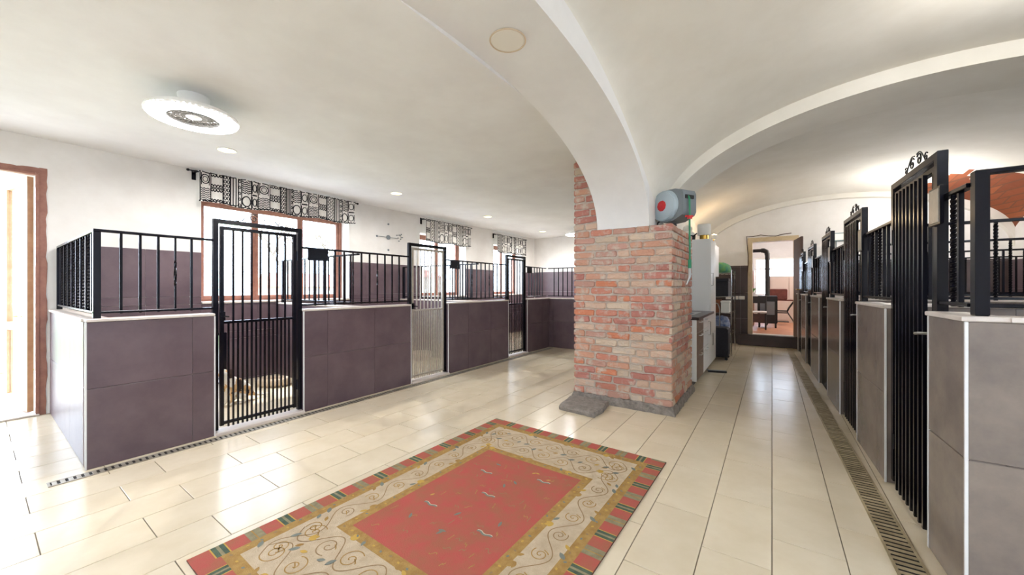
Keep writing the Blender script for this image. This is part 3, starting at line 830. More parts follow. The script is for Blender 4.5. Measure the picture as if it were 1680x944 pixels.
# ================================================================== WINDOWS AND CURTAINS
def window(n, X, y0, y1, z0, z1, casements, sgn=-1):
    # in a wall of constant X; frame set towards the outside
    e = bpy.data.objects.new('window_%d' % n, None); COL.objects.link(e); struct(e)
    e.location = (X, (y0+y1)/2, z0)
    ox, oy, oz = e.location
    fx0, fx1 = (sgn*.20, sgn*.27) if sgn > 0 else (-.31, -.24)
    def R(b_): b_.v = [(x, y-oy, z-oz) for x, y, z in b_.v]; return b_
    fr = MB().bbox(fx0, fx1, y0, y0+.055, z0, z1, .004).bbox(fx0, fx1, y1-.055, y1, z0, z1, .004).bbox(fx0, fx1, y0+.055, y1-.055, z0, z0+.05, .004).bbox(fx0, fx1, y0+.055, y1-.055, z1-.06, z1, .004)
    R(fr).build('frame', 'brown', e)
    wd = (y1-y0-.11)/casements
    for k in range(casements):
        a, c = y0+.055+k*wd, y0+.055+(k+1)*wd
        s = .045; ca = bpy.data.objects
        cm = MB().bbox(fx0+.012, fx1-.012, a+.002, a+s, z0+.05, z1-.06, .004).bbox(fx0+.012, fx1-.012, c-s, c-.002, z0+.05, z1-.06, .004)
        cm.bbox(fx0+.012, fx1-.012, a+s, c-s, z0+.05, z0+.05+s+.01, .004).bbox(fx0+.012, fx1-.012, a+s, c-s, z1-.06-s, z1-.06, .004)
        o = R(cm).build('casement', 'brown', e)
        R(MB().box((fx0+fx1)/2-.003, (fx0+fx1)/2+.003, a+s, c-s, z0+.05+s, z1-.06-s)).build('pane', 'glass', o)
    sx0, sx1 = (-.235, .03) if sgn < 0 else (-.03, .195)
    R(MB().bbox(sx0, sx1, y0+.002, y1-.002, z0+.0005, z0+.028, .004)).build('sill', 'cap', e)
    return e
for i, w in enumerate(WIN): window(i+1, XL, *w, 3 if i == 0 else 2)
for i, w in enumerate(RW): window(i+4, XR, *w, 2, sgn=1)
def curtain(k, y0, y1, z0, z1, label, rlabel):
    X = XL+.118
    t = thing('curtain_rod', rlabel, 'curtain rod', (XL, (y0+y1)/2, z1), 0, 'curtain rods')
    yc = (y0+y1)/2; hw = (y1-y0)/2
    MB().tube([(.09, -hw-.11, 0), (.09, hw+.06, 0)], .009, 8).build('rod', 'iron', t)
    for s_ in (-1, 1):
        MB().bbox(.001, .10, s_*(hw+.02)-.018, s_*(hw+.02)+.018, -.012, .012, .003).bbox(.001, .012, s_*(hw+.02)-.022, s_*(hw+.02)+.022, -.10, .03, .003).build('bracket', 'iron', t)
        MB().lathe([(0, -.02), (.014, -.012), (.018, 0), (.014, .012), (0, .02)], 10, (.09, s_*(hw+.10) if s_ < 0 else hw+.07, 0), 'y').build('finial', 'iron', t)
    c = thing('window_valance', label, 'curtain', (X, yc, z0), 0, 'black and white window valances')
    Wd = y1-y0; Hh = z1-z0+.012; rnd = random.Random(20+k)
    def off(u, v): return .011*math.sin(u*26+.8*math.sin(u*7))*(.5+.5*v/Hh)+.006*math.sin(u*61+1)+.012
    def surf(d):
        return lambda u, v: (off(u, Hh-v)+d, u-Wd/2, v+.012*math.sin(u*9+k)*(1-v/Hh))
    g = MB(); s0 = surf(0); s1 = surf(-.0022)
    nu = int(Wd*70)
    g.grid(nu, 8, lambda a, b_: s0(a*Wd, b_*Hh))
    g.build('fabric', 'fabric', c, smooth=True)
    p = MB(); f2_ = surf(.0016); wl = .0105
    f2 = f2_; p.wk = 1.25
    def ln(pts, w=wl):
        # resample
        out = []
        for i in range(len(pts)-1):
            a, q = pts[i], pts[i+1]; n_ = max(1, int(math.hypot(q[0]-a[0], q[1]-a[1])/.02))
            out += [(a[0]+(q[0]-a[0])*j/n_, a[1]+(q[1]-a[1])*j/n_) for j in range(n_)]
        out.append(pts[-1]); p.ribbon(out, w, f2)
    def oval(cx, cy, rx, ry, w=wl, m=20): p.ribbon([(cx+rx*math.cos(2*PI*i/m), cy+ry*math.sin(2*PI*i/m)) for i in range(m+1)], w, f2)
    u = .01; kind = k
    while u < Wd-.04:
        cw = rnd.choice((.085, .11, .125, .14)); cw = min(cw, Wd-u-.01)
        if cw < .05: break
        ln([(u, 0), (u, Hh)], .009)
        kd = kind % 6; kind += 1
        h2 = Hh/2
        if kd == 0:
            for r in range(7): ln([(u+cw*i/12, h2*.12+r*h2*.125+.007*math.sin(i*1.6)) for i in range(13)], .009)
            oval(u+cw/2, h2*1.5, cw*.40, h2*.30); oval(u+cw/2, h2*1.5, cw*.24, h2*.17, .007)
            for sx in (.12, .88): ln([(u+cw*sx, h2*1.1), (u+cw*sx, h2*1.9)], .007)
        elif kd == 1:
            for z in (0, h2):
                for q in range(4):
                    ln([(u+cw*(q+i/6)/4, z+h2*.10+.028*abs(math.sin(PI*i/6))) for i in range(7)], .010)
                    ln([(u+cw*(q+i/6)/4, z+h2*.90-.028*abs(math.sin(PI*i/6))) for i in range(7)], .010)
            for q in range(5): leaf_ = oval(u+cw*(q+.5)/5, h2, .008, .016, .008, 8)
        elif kd == 2:
            nn = 7
            for r in range(nn):
                for q in range(2): oval(u+cw*(.3+.4*q), Hh*(r+.5)/nn, cw*.15, Hh/nn*.36, .008, 12)
            for sx in (.06, .94): ln([(u+cw*sx, 0), (u+cw*sx, Hh)], .009)
        elif kd == 3:
            for q in (.25, .5, .72): ln([(u+cw*q, .01), (u+cw*q+.008*math.sin(3), h2), (u+cw*q, Hh-.01)], .010)
            for q in range(5): oval(u+cw*.86, Hh*(q+.5)/5, cw*.10, .018, .008, 10)
        elif kd == 4:
            oval(u+cw/2, h2*.5, cw*.46, h2*.34, .012); 
            for r in range(6): ln([(u+cw*i/12, h2*1.08+r*h2*.145+.008*math.sin(i*1.3)) for i in range(13)], .010)
        else:
            ln([(u+cw*.1, h2), (u+cw*.9, h2)], .016)
            for z in (.25, .75):
                oval(u+cw*.5, Hh*z, cw*.30, Hh*.13, .010); ln([(u+cw*.08, Hh*(z-.2)), (u+cw*.08, Hh*(z+.2))], .012)
                p.ribbon([(u+cw*.9+.0*i, Hh*(z-.15)+.3*Hh*i/4) for i in range(5)], .012, f2)
        u += cw+.006
    for z in (.012, Hh-.012): ln([(i/60*Wd, z+.006*math.sin(i*1.9)) for i in range(61)], .011)
    for i in range(int(Wd/.045)): ln([(i*.045, .002), (i*.045+.022, .03), (i*.045+.045, .002)], .008)
    tag(p.build('printed_pattern', 'ink', c), 'black graphic print of ovals, waves and stripes')
curtain(0, 1.68, 3.90, 2.44, 2.83, 'wide black and white patterned valance over the nearest window', 'long black curtain rod above the nearest window')
curtain(1, 5.55, 7.02, 2.31, 2.79, 'black and white patterned valance over the second window', 'black curtain rod above the second window')
curtain(2, 8.10, 9.55, 2.27, 2.76, 'black and white patterned valance over the farthest window', 'black curtain rod above the farthest window')

# ---- left door: frame, open leaves
d = bpy.data.objects.new('door_1', None); COL.objects.link(d); struct(d); d.location = (XL, 0, 0)
MB().bbox(-.06, .012, .378, .40, 0, 2.50, .004).bbox(-.06, .012, -1.0, -.978, 0, 2.50, .004).bbox(-.06, .012, -.978, .378, 2.478, 2.50, .004).build('frame', 'brown', d)
# torn plaster edge around the frame
pe = MB(); rnd = random.Random(4); P = []
for i in range(40):
    z = 2.56*i/39; P.append((.40, .448+rnd.uniform(-.007, .007), z))
vv = [(.004, .40, z) for _, _, z in P]+[(.007, y, z) for _, y, z in P]
pe.add(vv, [(i, 40+i, 41+i, i+1) for i in range(39)])
vt = [(.004, -1.05+1.5*i/39, 2.50) for i in range(40)]+[(.007, -1.05+1.5*i/39, 2.55+rnd.uniform(-.007, .007)) for i in range(40)]
pe.add(vt, [(i+1, 41+i, 40+i, i) for i in range(39)])
pe.build('torn_plaster_edge', 'brown', d)
MB().bbox(-.36, .03, -1.0, .40, -.0, .018, .004).build('sill', 'cap', d)
def leaf(name, hinge, ang, Wd, mf):
    o = MB(); s = .075; H0, H1 = .03, 2.47
    o.bbox(0, s, -.022, .022, H0, H1, .004).bbox(Wd-s, Wd, -.022, .022, H0, H1, .004)
    o.bbox(s, Wd-s, -.022, .022, H0, H0+.14, .004).bbox(s, Wd-s, -.022, .022, H1-.09, H1, .004).bbox(s, Wd-s, -.022, .022, .86, .95, .004)
    lo_ = o.build(name, mf, d); lo_.location = hinge; lo_.rotation_euler = (0, 0, ang)
    MB().box(s, Wd-s, -.004, .004, H0+.14, .86).build('pane', 'glass', lo_)
    MB().box(s, Wd-s, -.004, .004, .95, H1-.09).build('pane', 'glass', lo_)
    MB().tube([(Wd-.04, -.022, 1.0), (Wd-.04, -.06, 1.0), (Wd-.14, -.062, 1.0)], .009, 8).build('handle', 'gold', lo_)
leaf('door_leaf', (-.085, .35, 0), PI+.20, .62, 'oak')
leaf('door_leaf', (-.085, -.95, 0), PI-.2, .62, 'oak')
# dog hatch frame
h_ = bpy.data.objects.new('door_2', None); COL.objects.link(h_); struct(h_); h_.location = (XL, 1.82, 0)
MB().bbox(-.34, .014, .165, .20, .02, .70, .003).bbox(-.34, .014, -.20, -.165, .02, .70, .003).bbox(-.34, .014, -.165, .165, .665, .70, .003).build('frame', 'iron', h_)

# ================================================================== CEILING FITTINGS
def fanlamp(label, x, y, blades=True):
    t = thing('ceiling_fan_lamp', label, 'ceiling lamp', (x, y, ZC), 0, 'ceiling fan lamps')
    b = MB().lathe([(.105, 0), (.105, -.012), (.085, -.09), (.085, -.12)], 32); smooth_angle(b.build('ceiling_mount', 'fanw', t), 30)
    b = MB().lathe([(.085, -.11), (.22, -.125), (.295, -.145), (.302, -.165), (.296, -.18), (.29, -.18), (.28, -.135), (.085, -.12)], 48, cap=False); smooth_angle(b.build('housing', 'fanw', t), 40)
    b = MB().lathe([(.170, -.184), (.20, -.192), (.25, -.194), (.285, -.188), (.299, -.172), (.296, -.165)], 56, cap=False); smooth_angle(b.build('light_ring', 'ring', t), 60)
    b = MB().lathe([(.170, -.184), (.165, -.165), (.165, -.14)], 40, cap=False); b.build('inner_rim', 'grille', t)
    b = MB().lathe([(0, -.135), (.165, -.137)], 32); b.build('inner_plate', 'black', t)
    ribs = MB().bbox(.05, .166, -.003, .003, -.168, -.160, .001).mesh('grille_rib', 'grille')
    for i in range(28 if blades else 12):
        o = inst('grille_rib', ribs, t, (0, 0, 0), 2*PI*i/(28 if blades else 12))
    b = MB()
    for r in (.085, .125): b.tube([(r*math.cos(2*PI*i/32), r*math.sin(2*PI*i/32), -.166) for i in range(32)], .0025, 6, closed=True)
    b.build('grille_rings', 'grille', t)
    b = MB().lathe([(0, -.178), (.03, -.176), (.052, -.170), (.052, -.160)], 24); b.build('hub', 'fanw', t)
    for i in range(5):
        a = 2*PI*i/5; b = MB().grid(6, 2, lambda u, v: ((.05+.1*u)*math.cos(a+(v-.5)*.7), (.05+.1*u)*math.sin(a+(v-.5)*.7), -.148+.012*(v-.5)))
        b.build('fan_blade', 'pale_metal', t)
    return t
fanlamp('white round ceiling lamp with a built-in fan, near the open door', -3.86, 1.03)
fanlamp('white round ceiling lamp mostly behind the brick pillar', -4.15, 8.95, False)
def downlight(x, y, label):
    t = thing('downlight', label, 'downlight', (x, y, ZC), 0, 'recessed downlights')
    smooth_angle(MB().lathe([(.085, 0), (.098, -.001), (.098, -.005), (.088, -.009), (.082, -.006)], 28, cap=False).build('trim_ring', 'fanw', t), 30)
    MB().lathe([(0, -.005), (.084, -.005)], 28).build('diffuser', 'dlight', t)
    lt = bpy.data.lights.new('lamp', 'SPOT'); lt.spot_size = 3.0; lt.spot_blend = 1; lt.shadow_soft_size = 0; lt.energy = 62; lt.color = (1, .98, .94)
    lo_ = bpy.data.objects.new('lamp', lt); COL.objects.link(lo_); lo_.parent = t; lo_.location = (0, 0, -.02)
for (x, y), nm in zip(((-5.05, 1.64), (-5.07, 3.98), (-5.1, 6.43), (-5.2, 8.98)), ('beside the fan lamp', 'above the gap between the first two windows', 'above the second window end', 'farthest along the ceiling')):
    downlight(x, y, 'small round recessed downlight '+nm)
t = thing('ceiling_cover', 'round cream blanking cover on the underside of the white arch', 'cover plate', (-1.385, 1.95, 2.897))
MB().lathe([(0, -.006), (.10, -.006), (.112, -.002), (.112, .002)], 36).build('plate', 'cover', t)
MB().tube([(.113*math.cos(2*PI*i/40), .113*math.sin(2*PI*i/40), -.003) for i in range(40)], .005, 6, closed=True).build('rim', 'coverrim', t)
# fill lamps added behind and above the camera (not in view)
for (x, y, z, e) in ((1.2, -.4, 3.2, 3), (-3.9, -1.6, 2.68, 8)):
    t = thing('fill_lamp', 'round white fill lamp added out of view behind the camera at %s' % ('the right' if x > 0 else 'the left'), 'ceiling lamp', (x, y, z), 0)
    MB().lathe([(0, -.05), (.15, -.045), (.2, -.02), (.2, 0)], 28).build('diffuser', 'cover', t)
    lt = bpy.data.lights.new('lamp', 'AREA'); lt.shape = 'DISK'; lt.size = .4; lt.energy = e
    lo_ = bpy.data.objects.new('lamp', lt); COL.objects.link(lo_); lo_.parent = t; lo_.location = (0, 0, -.06)

t = thing('globe_lamp', 'white globe fill lamp added above the right kennels, just out of view', 'ceiling lamp', (1.40, 3.30, 2.98))  # lamp added just outside the frame to brighten vault and aisle
M['globe'] = mat('lit_opal_globe', lin(250, 250, 250), .4, emit=(1, .98, .95, 1), estr=38)
M['globe2'] = mat('lit_opal_globe_bright', lin(250, 250, 250), .4, emit=(1, .98, .95, 1), estr=95)
smooth_angle(MB().lathe([(0, -.12), (.06, -.104), (.104, -.06), (.12, 0), (.104, .06), (.06, .104), (.03, .115)], 24).build('globe', 'globe', t), 60)
MB().tube([(0, 0, .11), (0, 0, vz_near(1.40, 3.30)-2.98-.004)], .025, 12).build('stem', 'steel', t)

# ================================================================== HOSE REEL
hr = thing('hose_reel', 'blue-grey wall hose reel with a red badge above the brick pillar', 'hose reel', (-.955, 4.36, 1.995))
# drum: axis along local -y tilted; face towards the camera
b = MB()
R_ = .175; D_ = .20
ang = math.radians(-30)
def drum(prof, m, name, parent, n=40):
    b = MB().lathe(prof, n); ca, sa = math.cos(ang), math.sin(ang)
    # lathe axis z -> direction (sin, -cos, 0)
    def tr(p):
        x, y, z = p
        ex = Vector((math.cos(ang), math.sin(ang), 0)); ez = Vector((0, 0, 1)); ax = Vector((math.sin(ang), -math.cos(ang), 0))
        q = ex*x+ez*y+ax*z+Vector((.03, .05, .215)); return tuple(q)
    b.v = [tr(p) for p in b.v]; o = b.build(name, m, parent, clean=True); return smooth_angle(o, 35)
dr = drum([(.10, -.13), (.165, -.125), (.175, -.11), (.175, .07), (.168, .09), (.168, .10), (.158, .115), (.150, .112), (.147, .118), (.10, .128), (.052, .132), (0, .133)], 'reel', 'drum_case', hr)
drum([(.06, .130), (.056, .139), (0, .141)], 'red', 'badge', dr, 10)
drum([(.018, .141), (.016, .147), (0, .148)], 'red', 'badge_boss', dr, 12)
def tr0(x, y, z):
    ex = Vector((math.cos(ang), math.sin(ang), 0)); ez = Vector((0, 0, 1)); ax = Vector((math.sin(ang), -math.cos(ang), 0))
    return tuple(ex*x+ez*y+ax*z+Vector((.03, .05, .215)))
b = MB()
prof = [(-.02, .176), (.13, .168), (.215, .14), (.235, .10), (.235, -.09), (.215, -.125), (.10, -.172), (-.02, -.176)]
n_ = len(prof); vs = [tr0(x, y, .075) for x, y in prof]+[tr0(x, y, -.118) for x, y in prof]
b.add(vs, [tuple(range(n_-1, -1, -1)), tuple(range(n_, 2*n_))]+[(i, (i+1) % n_, n_+(i+1) % n_, n_+i) for i in range(n_)])
smooth_angle(b.build('outlet_housing', 'reeld', hr, clean=True), 30)
b = MB(); vs = [tr0(.2355, y, z) for y, z in ((.085, .05), (.085, -.07), (.045, -.07), (.045, .05))]+[tr0(.25, y, z) for y, z in ((.082, .047), (.082, -.067), (.048, -.067), (.048, .047))]
b.add(vs, [(4, 5, 6, 7), (0, 1, 5, 4), (1, 2, 6, 5), (2, 3, 7, 6), (3, 0, 4, 7)]); b.build('outlet_slot', 'black', hr)
# bracket onto the pillar / arch
MB().bbox(-.115, -.065, .06, .30, .10, .34, .006).bbox(-.07, -.02, .1, .2, .16, .27, .004).build('wall_bracket', 'reeld', hr)
MB().tube([tr0(.245, .07, .015), tr0(.262, .04, .018), tr0(.268, -.10, .02)]+[tr0(.268, -.10-.1*i, .02+.002*math.sin(i)) for i in range(1, 6)], .0095, 8).build('hose', 'green', hr)
MB().tube([tr0(.268, -.145, .02), tr0(.268, -.175, .02)], .024, 10).build('hose_stop', 'red', hr)
MB().tube([tr0(.268, -.145, -.02), tr0(.262, -.150, .07)], .012, 8).build('stop_lever', 'red', hr)
MB().tube([tr0(.268, -.60, .02), tr0(.268, -.69, .02)], .017, 10).build('hose_connector', 'green', hr)
MB().tube([tr0(.268, -.69, .02), tr0(.268, -.78, .02), tr0(.262, -.81, .03), tr0(.25, -.86, .045)], [.014, .016, .013, .009], 10).build('spray_nozzle', 'steel', hr)
MB().tube([(-.05, .12, .10), (-.10, .06, .06), (-.11, .02, -.0), (-.06, -.03, .008), (.02, -.06, .008), (.1, -.02, .010), (.09, .05, .008)], .009, 8).build('supply_hose', 'black', hr)

# ================================================================== KITCHEN SIDE
kc = thing('base_cabinet', 'low kitchen cabinet with a white side and wood-grain drawers beside the brick pillar', 'cabinet', (-1.09, 6.1, 0))
k0_ = Vector((-1.09, 6.1, 0))
def RB(b_, o): b_.v = [(x-o.x, y-o.y, z-o.z) for x, y, z in b_.v]; return b_
KY0, KY1, KX0, KX1 = 5.33, 6.85, -1.38, -.80
RB(MB().box(KX0, KX1-.02, KY0+.02, KY1, .10, .90), k0_).build('body', 'white', kc)
RB(MB().bbox(KX0, KX1, KY0, KY0+.019, .10, .90, .002), k0_).build('side_panel', 'white', kc)
RB(MB().box(KX0, KX1-.07, KY0+.03, KY1, 0, .10), k0_).build('kickboard', 'black', kc)
for k, (ya, yb) in enumerate(((KY0+.02, 5.93), (5.935, 6.40))):
    for (za, zb) in ((.105, .46), (.465, .72), (.725, .895)):
        o = RB(MB().bbox(KX1-.019, KX1, ya+.002, yb-.002, za, zb, .002), k0_).build('drawer', 'drawer' if k == 0 else 'white', kc)
        RB(MB().tube([(KX1, (ya+yb)/2-.1, zb-.04), (KX1+.028, (ya+yb)/2-.1, zb-.04), (KX1+.028, (ya+yb)/2+.1, zb-.04), (KX1, (ya+yb)/2+.1, zb-.04)], .006, 6), k0_).build('handle', 'steel', o)
o = RB(MB().bbox(KX1-.019, KX1, 6.405, KY1-.004, .105, .895, .002), k0_).build('door', 'white', kc)
RB(MB().tube([(KX1, 6.44, .6), (KX1+.028, 6.44, .6), (KX1+.028, 6.44, .8), (KX1, 6.44, .8)], .006, 6), k0_).build('handle', 'steel', o)
wt = thing('worktop', 'dark kitchen worktop with a steel sink beside the brick pillar', 'worktop', (-1.09, 6.1, .9))
RB(MB().bbox(KX0, KX1+.03, KY0-.02, KY1, .90, .935, .003), Vector((-1.09, 6.1, .9))).build('top', 'worktop', wt)
sk = RB(MB().bbox(KX0+.06, KX1-.10, 5.75, 6.45, .9352, .941, .002), Vector((-1.09, 6.1, .9))).build('sink', 'steel', wt)
RB(MB().bbox(KX0+.13, KX1-.14, 5.80, 6.12, .9412, .9425, .0005), Vector((-1.09, 6.1, .9))).build('basin', 'reeld', sk)
t = thing('kitchen_tap', 'chrome kitchen tap with a raised lever behind the sink', 'tap', (-1.28, 5.95, .9412))
MB().lathe([(.026, 0), (.026, .02), (.019, .03), (.019, .12), (.0, .125)], 16).build('body', 'chrome', t)
MB().tube([(0, 0, .09), (.10, 0, .14), (.19, 0, .16), (.21, 0, .13)], .010, 8).build('spout', 'chrome', t)
MB().tube([(0, 0, .12), (.03, .0, .16), (.12, 0, .24)], [.012, .008, .007], 8).build('lever', 'chrome', t)
# tall white cabinet
tc_ = thing('tall_cabinet', 'tall white cabinet standing past the dark worktop', 'cabinet', (-1.11, 7.18, 0))
z_ = Vector((-1.11, 7.18, 0))
RB(MB().bbox(-1.39, -.835, 6.87, 7.49, .06, 2.12, .003), z_).build('body', 'white', tc_)
for (za, zb) in ((.08, 1.05), (1.055, 2.11)):
    o = RB(MB().bbox(-.834, -.816, 6.875, 7.485, za, zb, .002), z_).build('door', 'white', tc_)
    RB(MB().tube([(-.816, 6.91, za+.3), (-.79, 6.91, za+.3), (-.79, 6.91, za+.5), (-.816, 6.91, za+.5)], .006, 6), z_).build('handle', 'steel', o)
RB(MB().box(-1.37, -.87, 6.9, 7.47, 0, .06), z_).build('plinth', 'black', tc_)
# upper cabinet beyond
uc = thing('wall_cabinet', 'white wall cabinet hung past the tall white cabinet', 'cabinet', (-1.1, 7.9, 1.5))
z_ = Vector((-1.1, 7.9, 1.5))
RB(MB().bbox(-1.395, -.86, 7.51, 8.20, 1.52, 2.10, .003), z_).build('body', 'white', uc)
RB(MB().bbox(-.859, -.841, 7.515, 8.195, 1.525, 2.095, .002), z_).build('door', 'white', uc)
# things on the tall cabinet
t = thing('drum_lamp', 'white drum shade lamp with a brass base on top of the tall cabinet', 'lamp', (-.945, 7.08, 2.12))
MB().lathe([(.065, 0), (.07, .01), (.07, .085), (.06, .095), (0, .095)], 24).build('base', 'gold', t)
smooth_angle(MB().lathe([(.098, .085), (.102, .09), (.102, .265), (.098, .27), (.0, .272)], 28).build('shade', 'shade', t), 40)
t = thing('cooking_pot', 'black and white lidded pot on the tall cabinet beside the drum lamp', 'pot', (-1.20, 7.04, 2.12))
smooth_angle(MB().lathe([(.09, 0), (.125, .015), (.13, .085), (.125, .09), (0, .09)], 28).build('pan', 'black', t), 30)
smooth_angle(MB().lathe([(.125, .09), (.128, .10), (.105, .145), (.03, .168), (0, .17)], 28).build('lid', 'shade', t), 50)
MB().lathe([(.012, .168), (.02, .19), (.0, .198)], 12).build('knob', 'shade', t)
MB().tube([(.10, -.075, .07), (.13, -.11, .08), (.17, -.15, .10)], .011, 8).build('handle', 'black', t)
t = thing('table_lamp', 'small white globe lamp with a dark foot on the cabinet behind the hose reel', 'lamp', (-1.25, 7.36, 2.12))
MB().lathe([(.05, 0), (.05, .01), (.012, .03), (.01, .08), (.03, .12), (.045, .16)], 18).build('foot', 'black', t)
smooth_angle(MB().lathe([(.03, .15), (.075, .19), (.085, .24), (.07, .29), (.03, .315), (0, .32)], 22).build('globe', 'shade', t), 50)
t = thing('wall_lamp', 'small brass wall lamp glowing warm above the wire rack', 'wall lamp', (-1.40, 8.9, 2.28))
MB().lathe([(.05, 0), (.05, .015), (.02, .03)], 16, (0, 0, 0), 'x').build('wall_plate', 'gold', t)
MB().tube([(.02, 0, 0), (.22, 0, -.05), (.36, 0, -.02), (.40, 0, .06)], .009, 8).build('arm', 'gold', t)
smooth_angle(MB().lathe([(.02, .05), (.05, .09), (.06, .14), (.045, .15)], 16, (.40, 0, 0), cap=False).build('cup', 'shade', t), 50)
MB().lathe([(0, .09), (.025, .11), (.03, .135), (.02, .16), (0, .168)], 14, (.40, 0, 0)).build('bulb', 'warm', t)
lt = bpy.data.lights.new('lamp', 'POINT'); lt.energy = 4; lt.color = (1, .72, .42); lt.shadow_soft_size = .05
lo_ = bpy.data.objects.new('lamp', lt); COL.objects.link(lo_); lo_.parent = t; lo_.location = (.42, 0, .22)
t = thing('globe_lamp', 'white globe lamp hanging over the far right kennels behind the gates', 'ceiling lamp', (1.96, 9.0, 2.62))
smooth_angle(MB().lathe([(0, -.10), (.05, -.087), (.087, -.05), (.10, 0), (.087, .05), (.05, .087), (.02, .097)], 24).build('globe', 'globe2', t), 60)
MB().tube([(0, 0, .095), (0, 0, vz_far(1.96, 9.0)-2.62-.004)], .012, 10).build('stem', 'steel', t)
# wire rack and its load
rk = thing('wire_rack', 'chrome wire shelving rack against the kitchen wall near the end doorway', 'rack', (-.98, 8.75, 0))
for x in (-.34, .34):
    for y in (-.42, .42): MB().tube([(x, y, 0), (x, y, 1.66)], .013, 8).build('pole', 'chrome', rk)
for z in (.42, .82, 1.14, 1.60):
    b = MB()
    for y in (-.42, .42): b.tube([(-.34, y, z), (.34, y, z)], .006, 6)
    for x in (-.34, .34): b.tube([(x, -.42, z), (x, .42, z)], .006, 6)
    for i in range(9): b.tube([(-.34+.68*(i+.5)/9, -.42, z), (-.34+.68*(i+.5)/9, .42, z)], .003, 5)
    b.build('wire_shelf', 'chrome', rk)
def bagshape(name, label, cat, loc, sx, sy, sz, m, seed):
    rnd = random.Random(seed); b = MB(); n = 20; prof = [(.75, 0), (1, .12), (1.03, .45), (.95, .75), (.72, .93), (.35, 1.0), (0, .96)]
    jit = [rnd.uniform(.86, 1.08) for _ in range(n)]
    v = []
    for r, z in prof:
        for j in range(n):
            a = 2*PI*j/n; q = r*jit[j]*(1+rnd.uniform(-.05, .05))
            cx = math.copysign(abs(math.cos(a))**.6, math.cos(a)); cy = math.copysign(abs(math.sin(a))**.6, math.sin(a))
            v.append((sx*q*cx, sy*q*cy, sz*(z+rnd.uniform(-.03, .03)*(z > .05))))
    k = len(prof); f = [(i*n+j, i*n+(j+1) % n, (i+1)*n+(j+1) % n, (i+1)*n+j) for i in range(k-1) for j in range(n)]+[tuple(range(n-1, -1, -1))]
    o = b.add(v, f).build(name, m); o.location = loc; o.data.shade_smooth(); return tag(o, label, cat)
bagshape('fabric_bag', 'crumpled green and teal bag on top of the wire rack', 'bag', (-.98, 8.72, 1.607), .3, .36, .22, 'gbag', 3)
def boxthing(name, label, cat, x0, x1, y0, y1, z0, z1, m, lid=None, group=None):
    t = thing(name, label, cat, ((x0+x1)/2, (y0+y1)/2, z0), 0, group)
    w, d_, h = (x1-x0)/2, (y1-y0)/2, z1-z0
    MB().bbox(-w, w, -d_, d_, 0, h*.82, .006).build('body', m, t)
    MB().bbox(-w-.006, w+.006, -d_-.006, d_+.006, h*.8205, h, .006).build('lid', lid or m, t)
    return t
boxthing('storage_box', 'black storage box on the upper shelf of the wire rack', 'box', -1.28, -.70, 8.40, 9.10, 1.147, 1.50, 'navy')
boxthing('storage_box', 'brown cardboard box on the middle shelf of the wire rack', 'box', -1.28, -.84, 8.36, 8.70, .827, 1.08, 'cardboard')
boxthing('storage_box', 'small white box beside the brown one on the wire rack', 'box', -.82, -.68, 8.36, 8.62, .827, 1.06, 'shade')
bagshape('plastic_bag', 'blue and white plastic bag on the lower shelf of the wire rack', 'bag', (-.86, 8.60, .427), .16, .2, .32, 'bluebag', 8)
bagshape('plastic_bag', 'dark sack on the lower shelf at the back of the wire rack', 'bag', (-1.15, 8.95, .427), .15, .16, .3, 'navy', 9)
# wheeled suitcase
t = thing('suitcase', 'black wheeled suitcase standing on the floor in front of the wire rack', 'suitcase', (-.80, 7.95, 0))
MB().bbox(-.15, .15, -.20, .20, .05, .58, .025).build('shell', 'navy', t)
MB().bbox(-.13, .155, -.17, .17, .12, .5, .01).build('front_pocket', 'navy', t)
for x in (-.12, .12):
    for y in (-.16, .16): MB().lathe([(.025, -.012), (.025, .012)], 14, (x, y, .025), 'y').build('wheel', 'black', t)
MB().tube([(-.1, -.09, .58), (-.1, -.09, .95), (-.1, -.07, .985), (-.1, .07, .985), (-.1, .09, .95), (-.1, .09, .58)], .008, 8).build('pull_handle', 'chrome', t)
t = thing('hand_trolley', 'folding chrome luggage trolley leaning behind the black suitcase', 'trolley', (-.95, 8.24, 0))
MB().tube([(-.12, 0, .05), (-.12, .02, .9), (-.09, .02, 1.0), (0, .02, 1.05), (.09, .02, 1.0), (.12, .02, .9), (.12, 0, .05)], .011, 8).build('frame', 'chrome', t)
MB().tube([(-.12, .01, .45), (.12, .01, .45)], .008, 8).build('crossbar', 'chrome', t)
MB().bbox(-.13, .13, -.02, .02, .02, .05, .004).build('foot_plate', 'steel', t)
for s_ in (-1, 1): MB().lathe([(.05, -.012), (.05, .012)], 18, (s_*.15, .01, .05), 'x').build('wheel', 'black', t)
t = thing('floor_squeegee', 'small dark squeegee head lying on the tiles beside the base cabinet', 'squeegee', (-.70, 6.6, 0), .3)
MB().bbox(-.13, .13, -.02, .02, .005, .035, .004).build('head', 'reeld', t)
MB().bbox(-.13, .13, -.024, -.0205, 0, .03, .001).build('blade', 'black', t)
MB().tube([(-.09, .02, .02), (-.16, .10, .03)], .012, 8).build('socket', 'steel', t)
# sockets on the end wall
for x, nm in ((-.85, 'left'), (-.70, 'middle'), (-.575, 'right')):
    t = thing('socket_plate', 'white double socket plate on the dark end wall, %s of the three' % nm, 'socket', (x, YE-.0085, 1.04), 0, 'end wall sockets')
    MB().bbox(-.055, .055, -.009, 0, 0, .08, .002).build('plate', 'white', t)
    for s_ in (-.026, .026): MB().bbox(s_-.018, s_+.018, -.0105, -.0092, .02, .06, .0005).build('insert', 'cover', t)

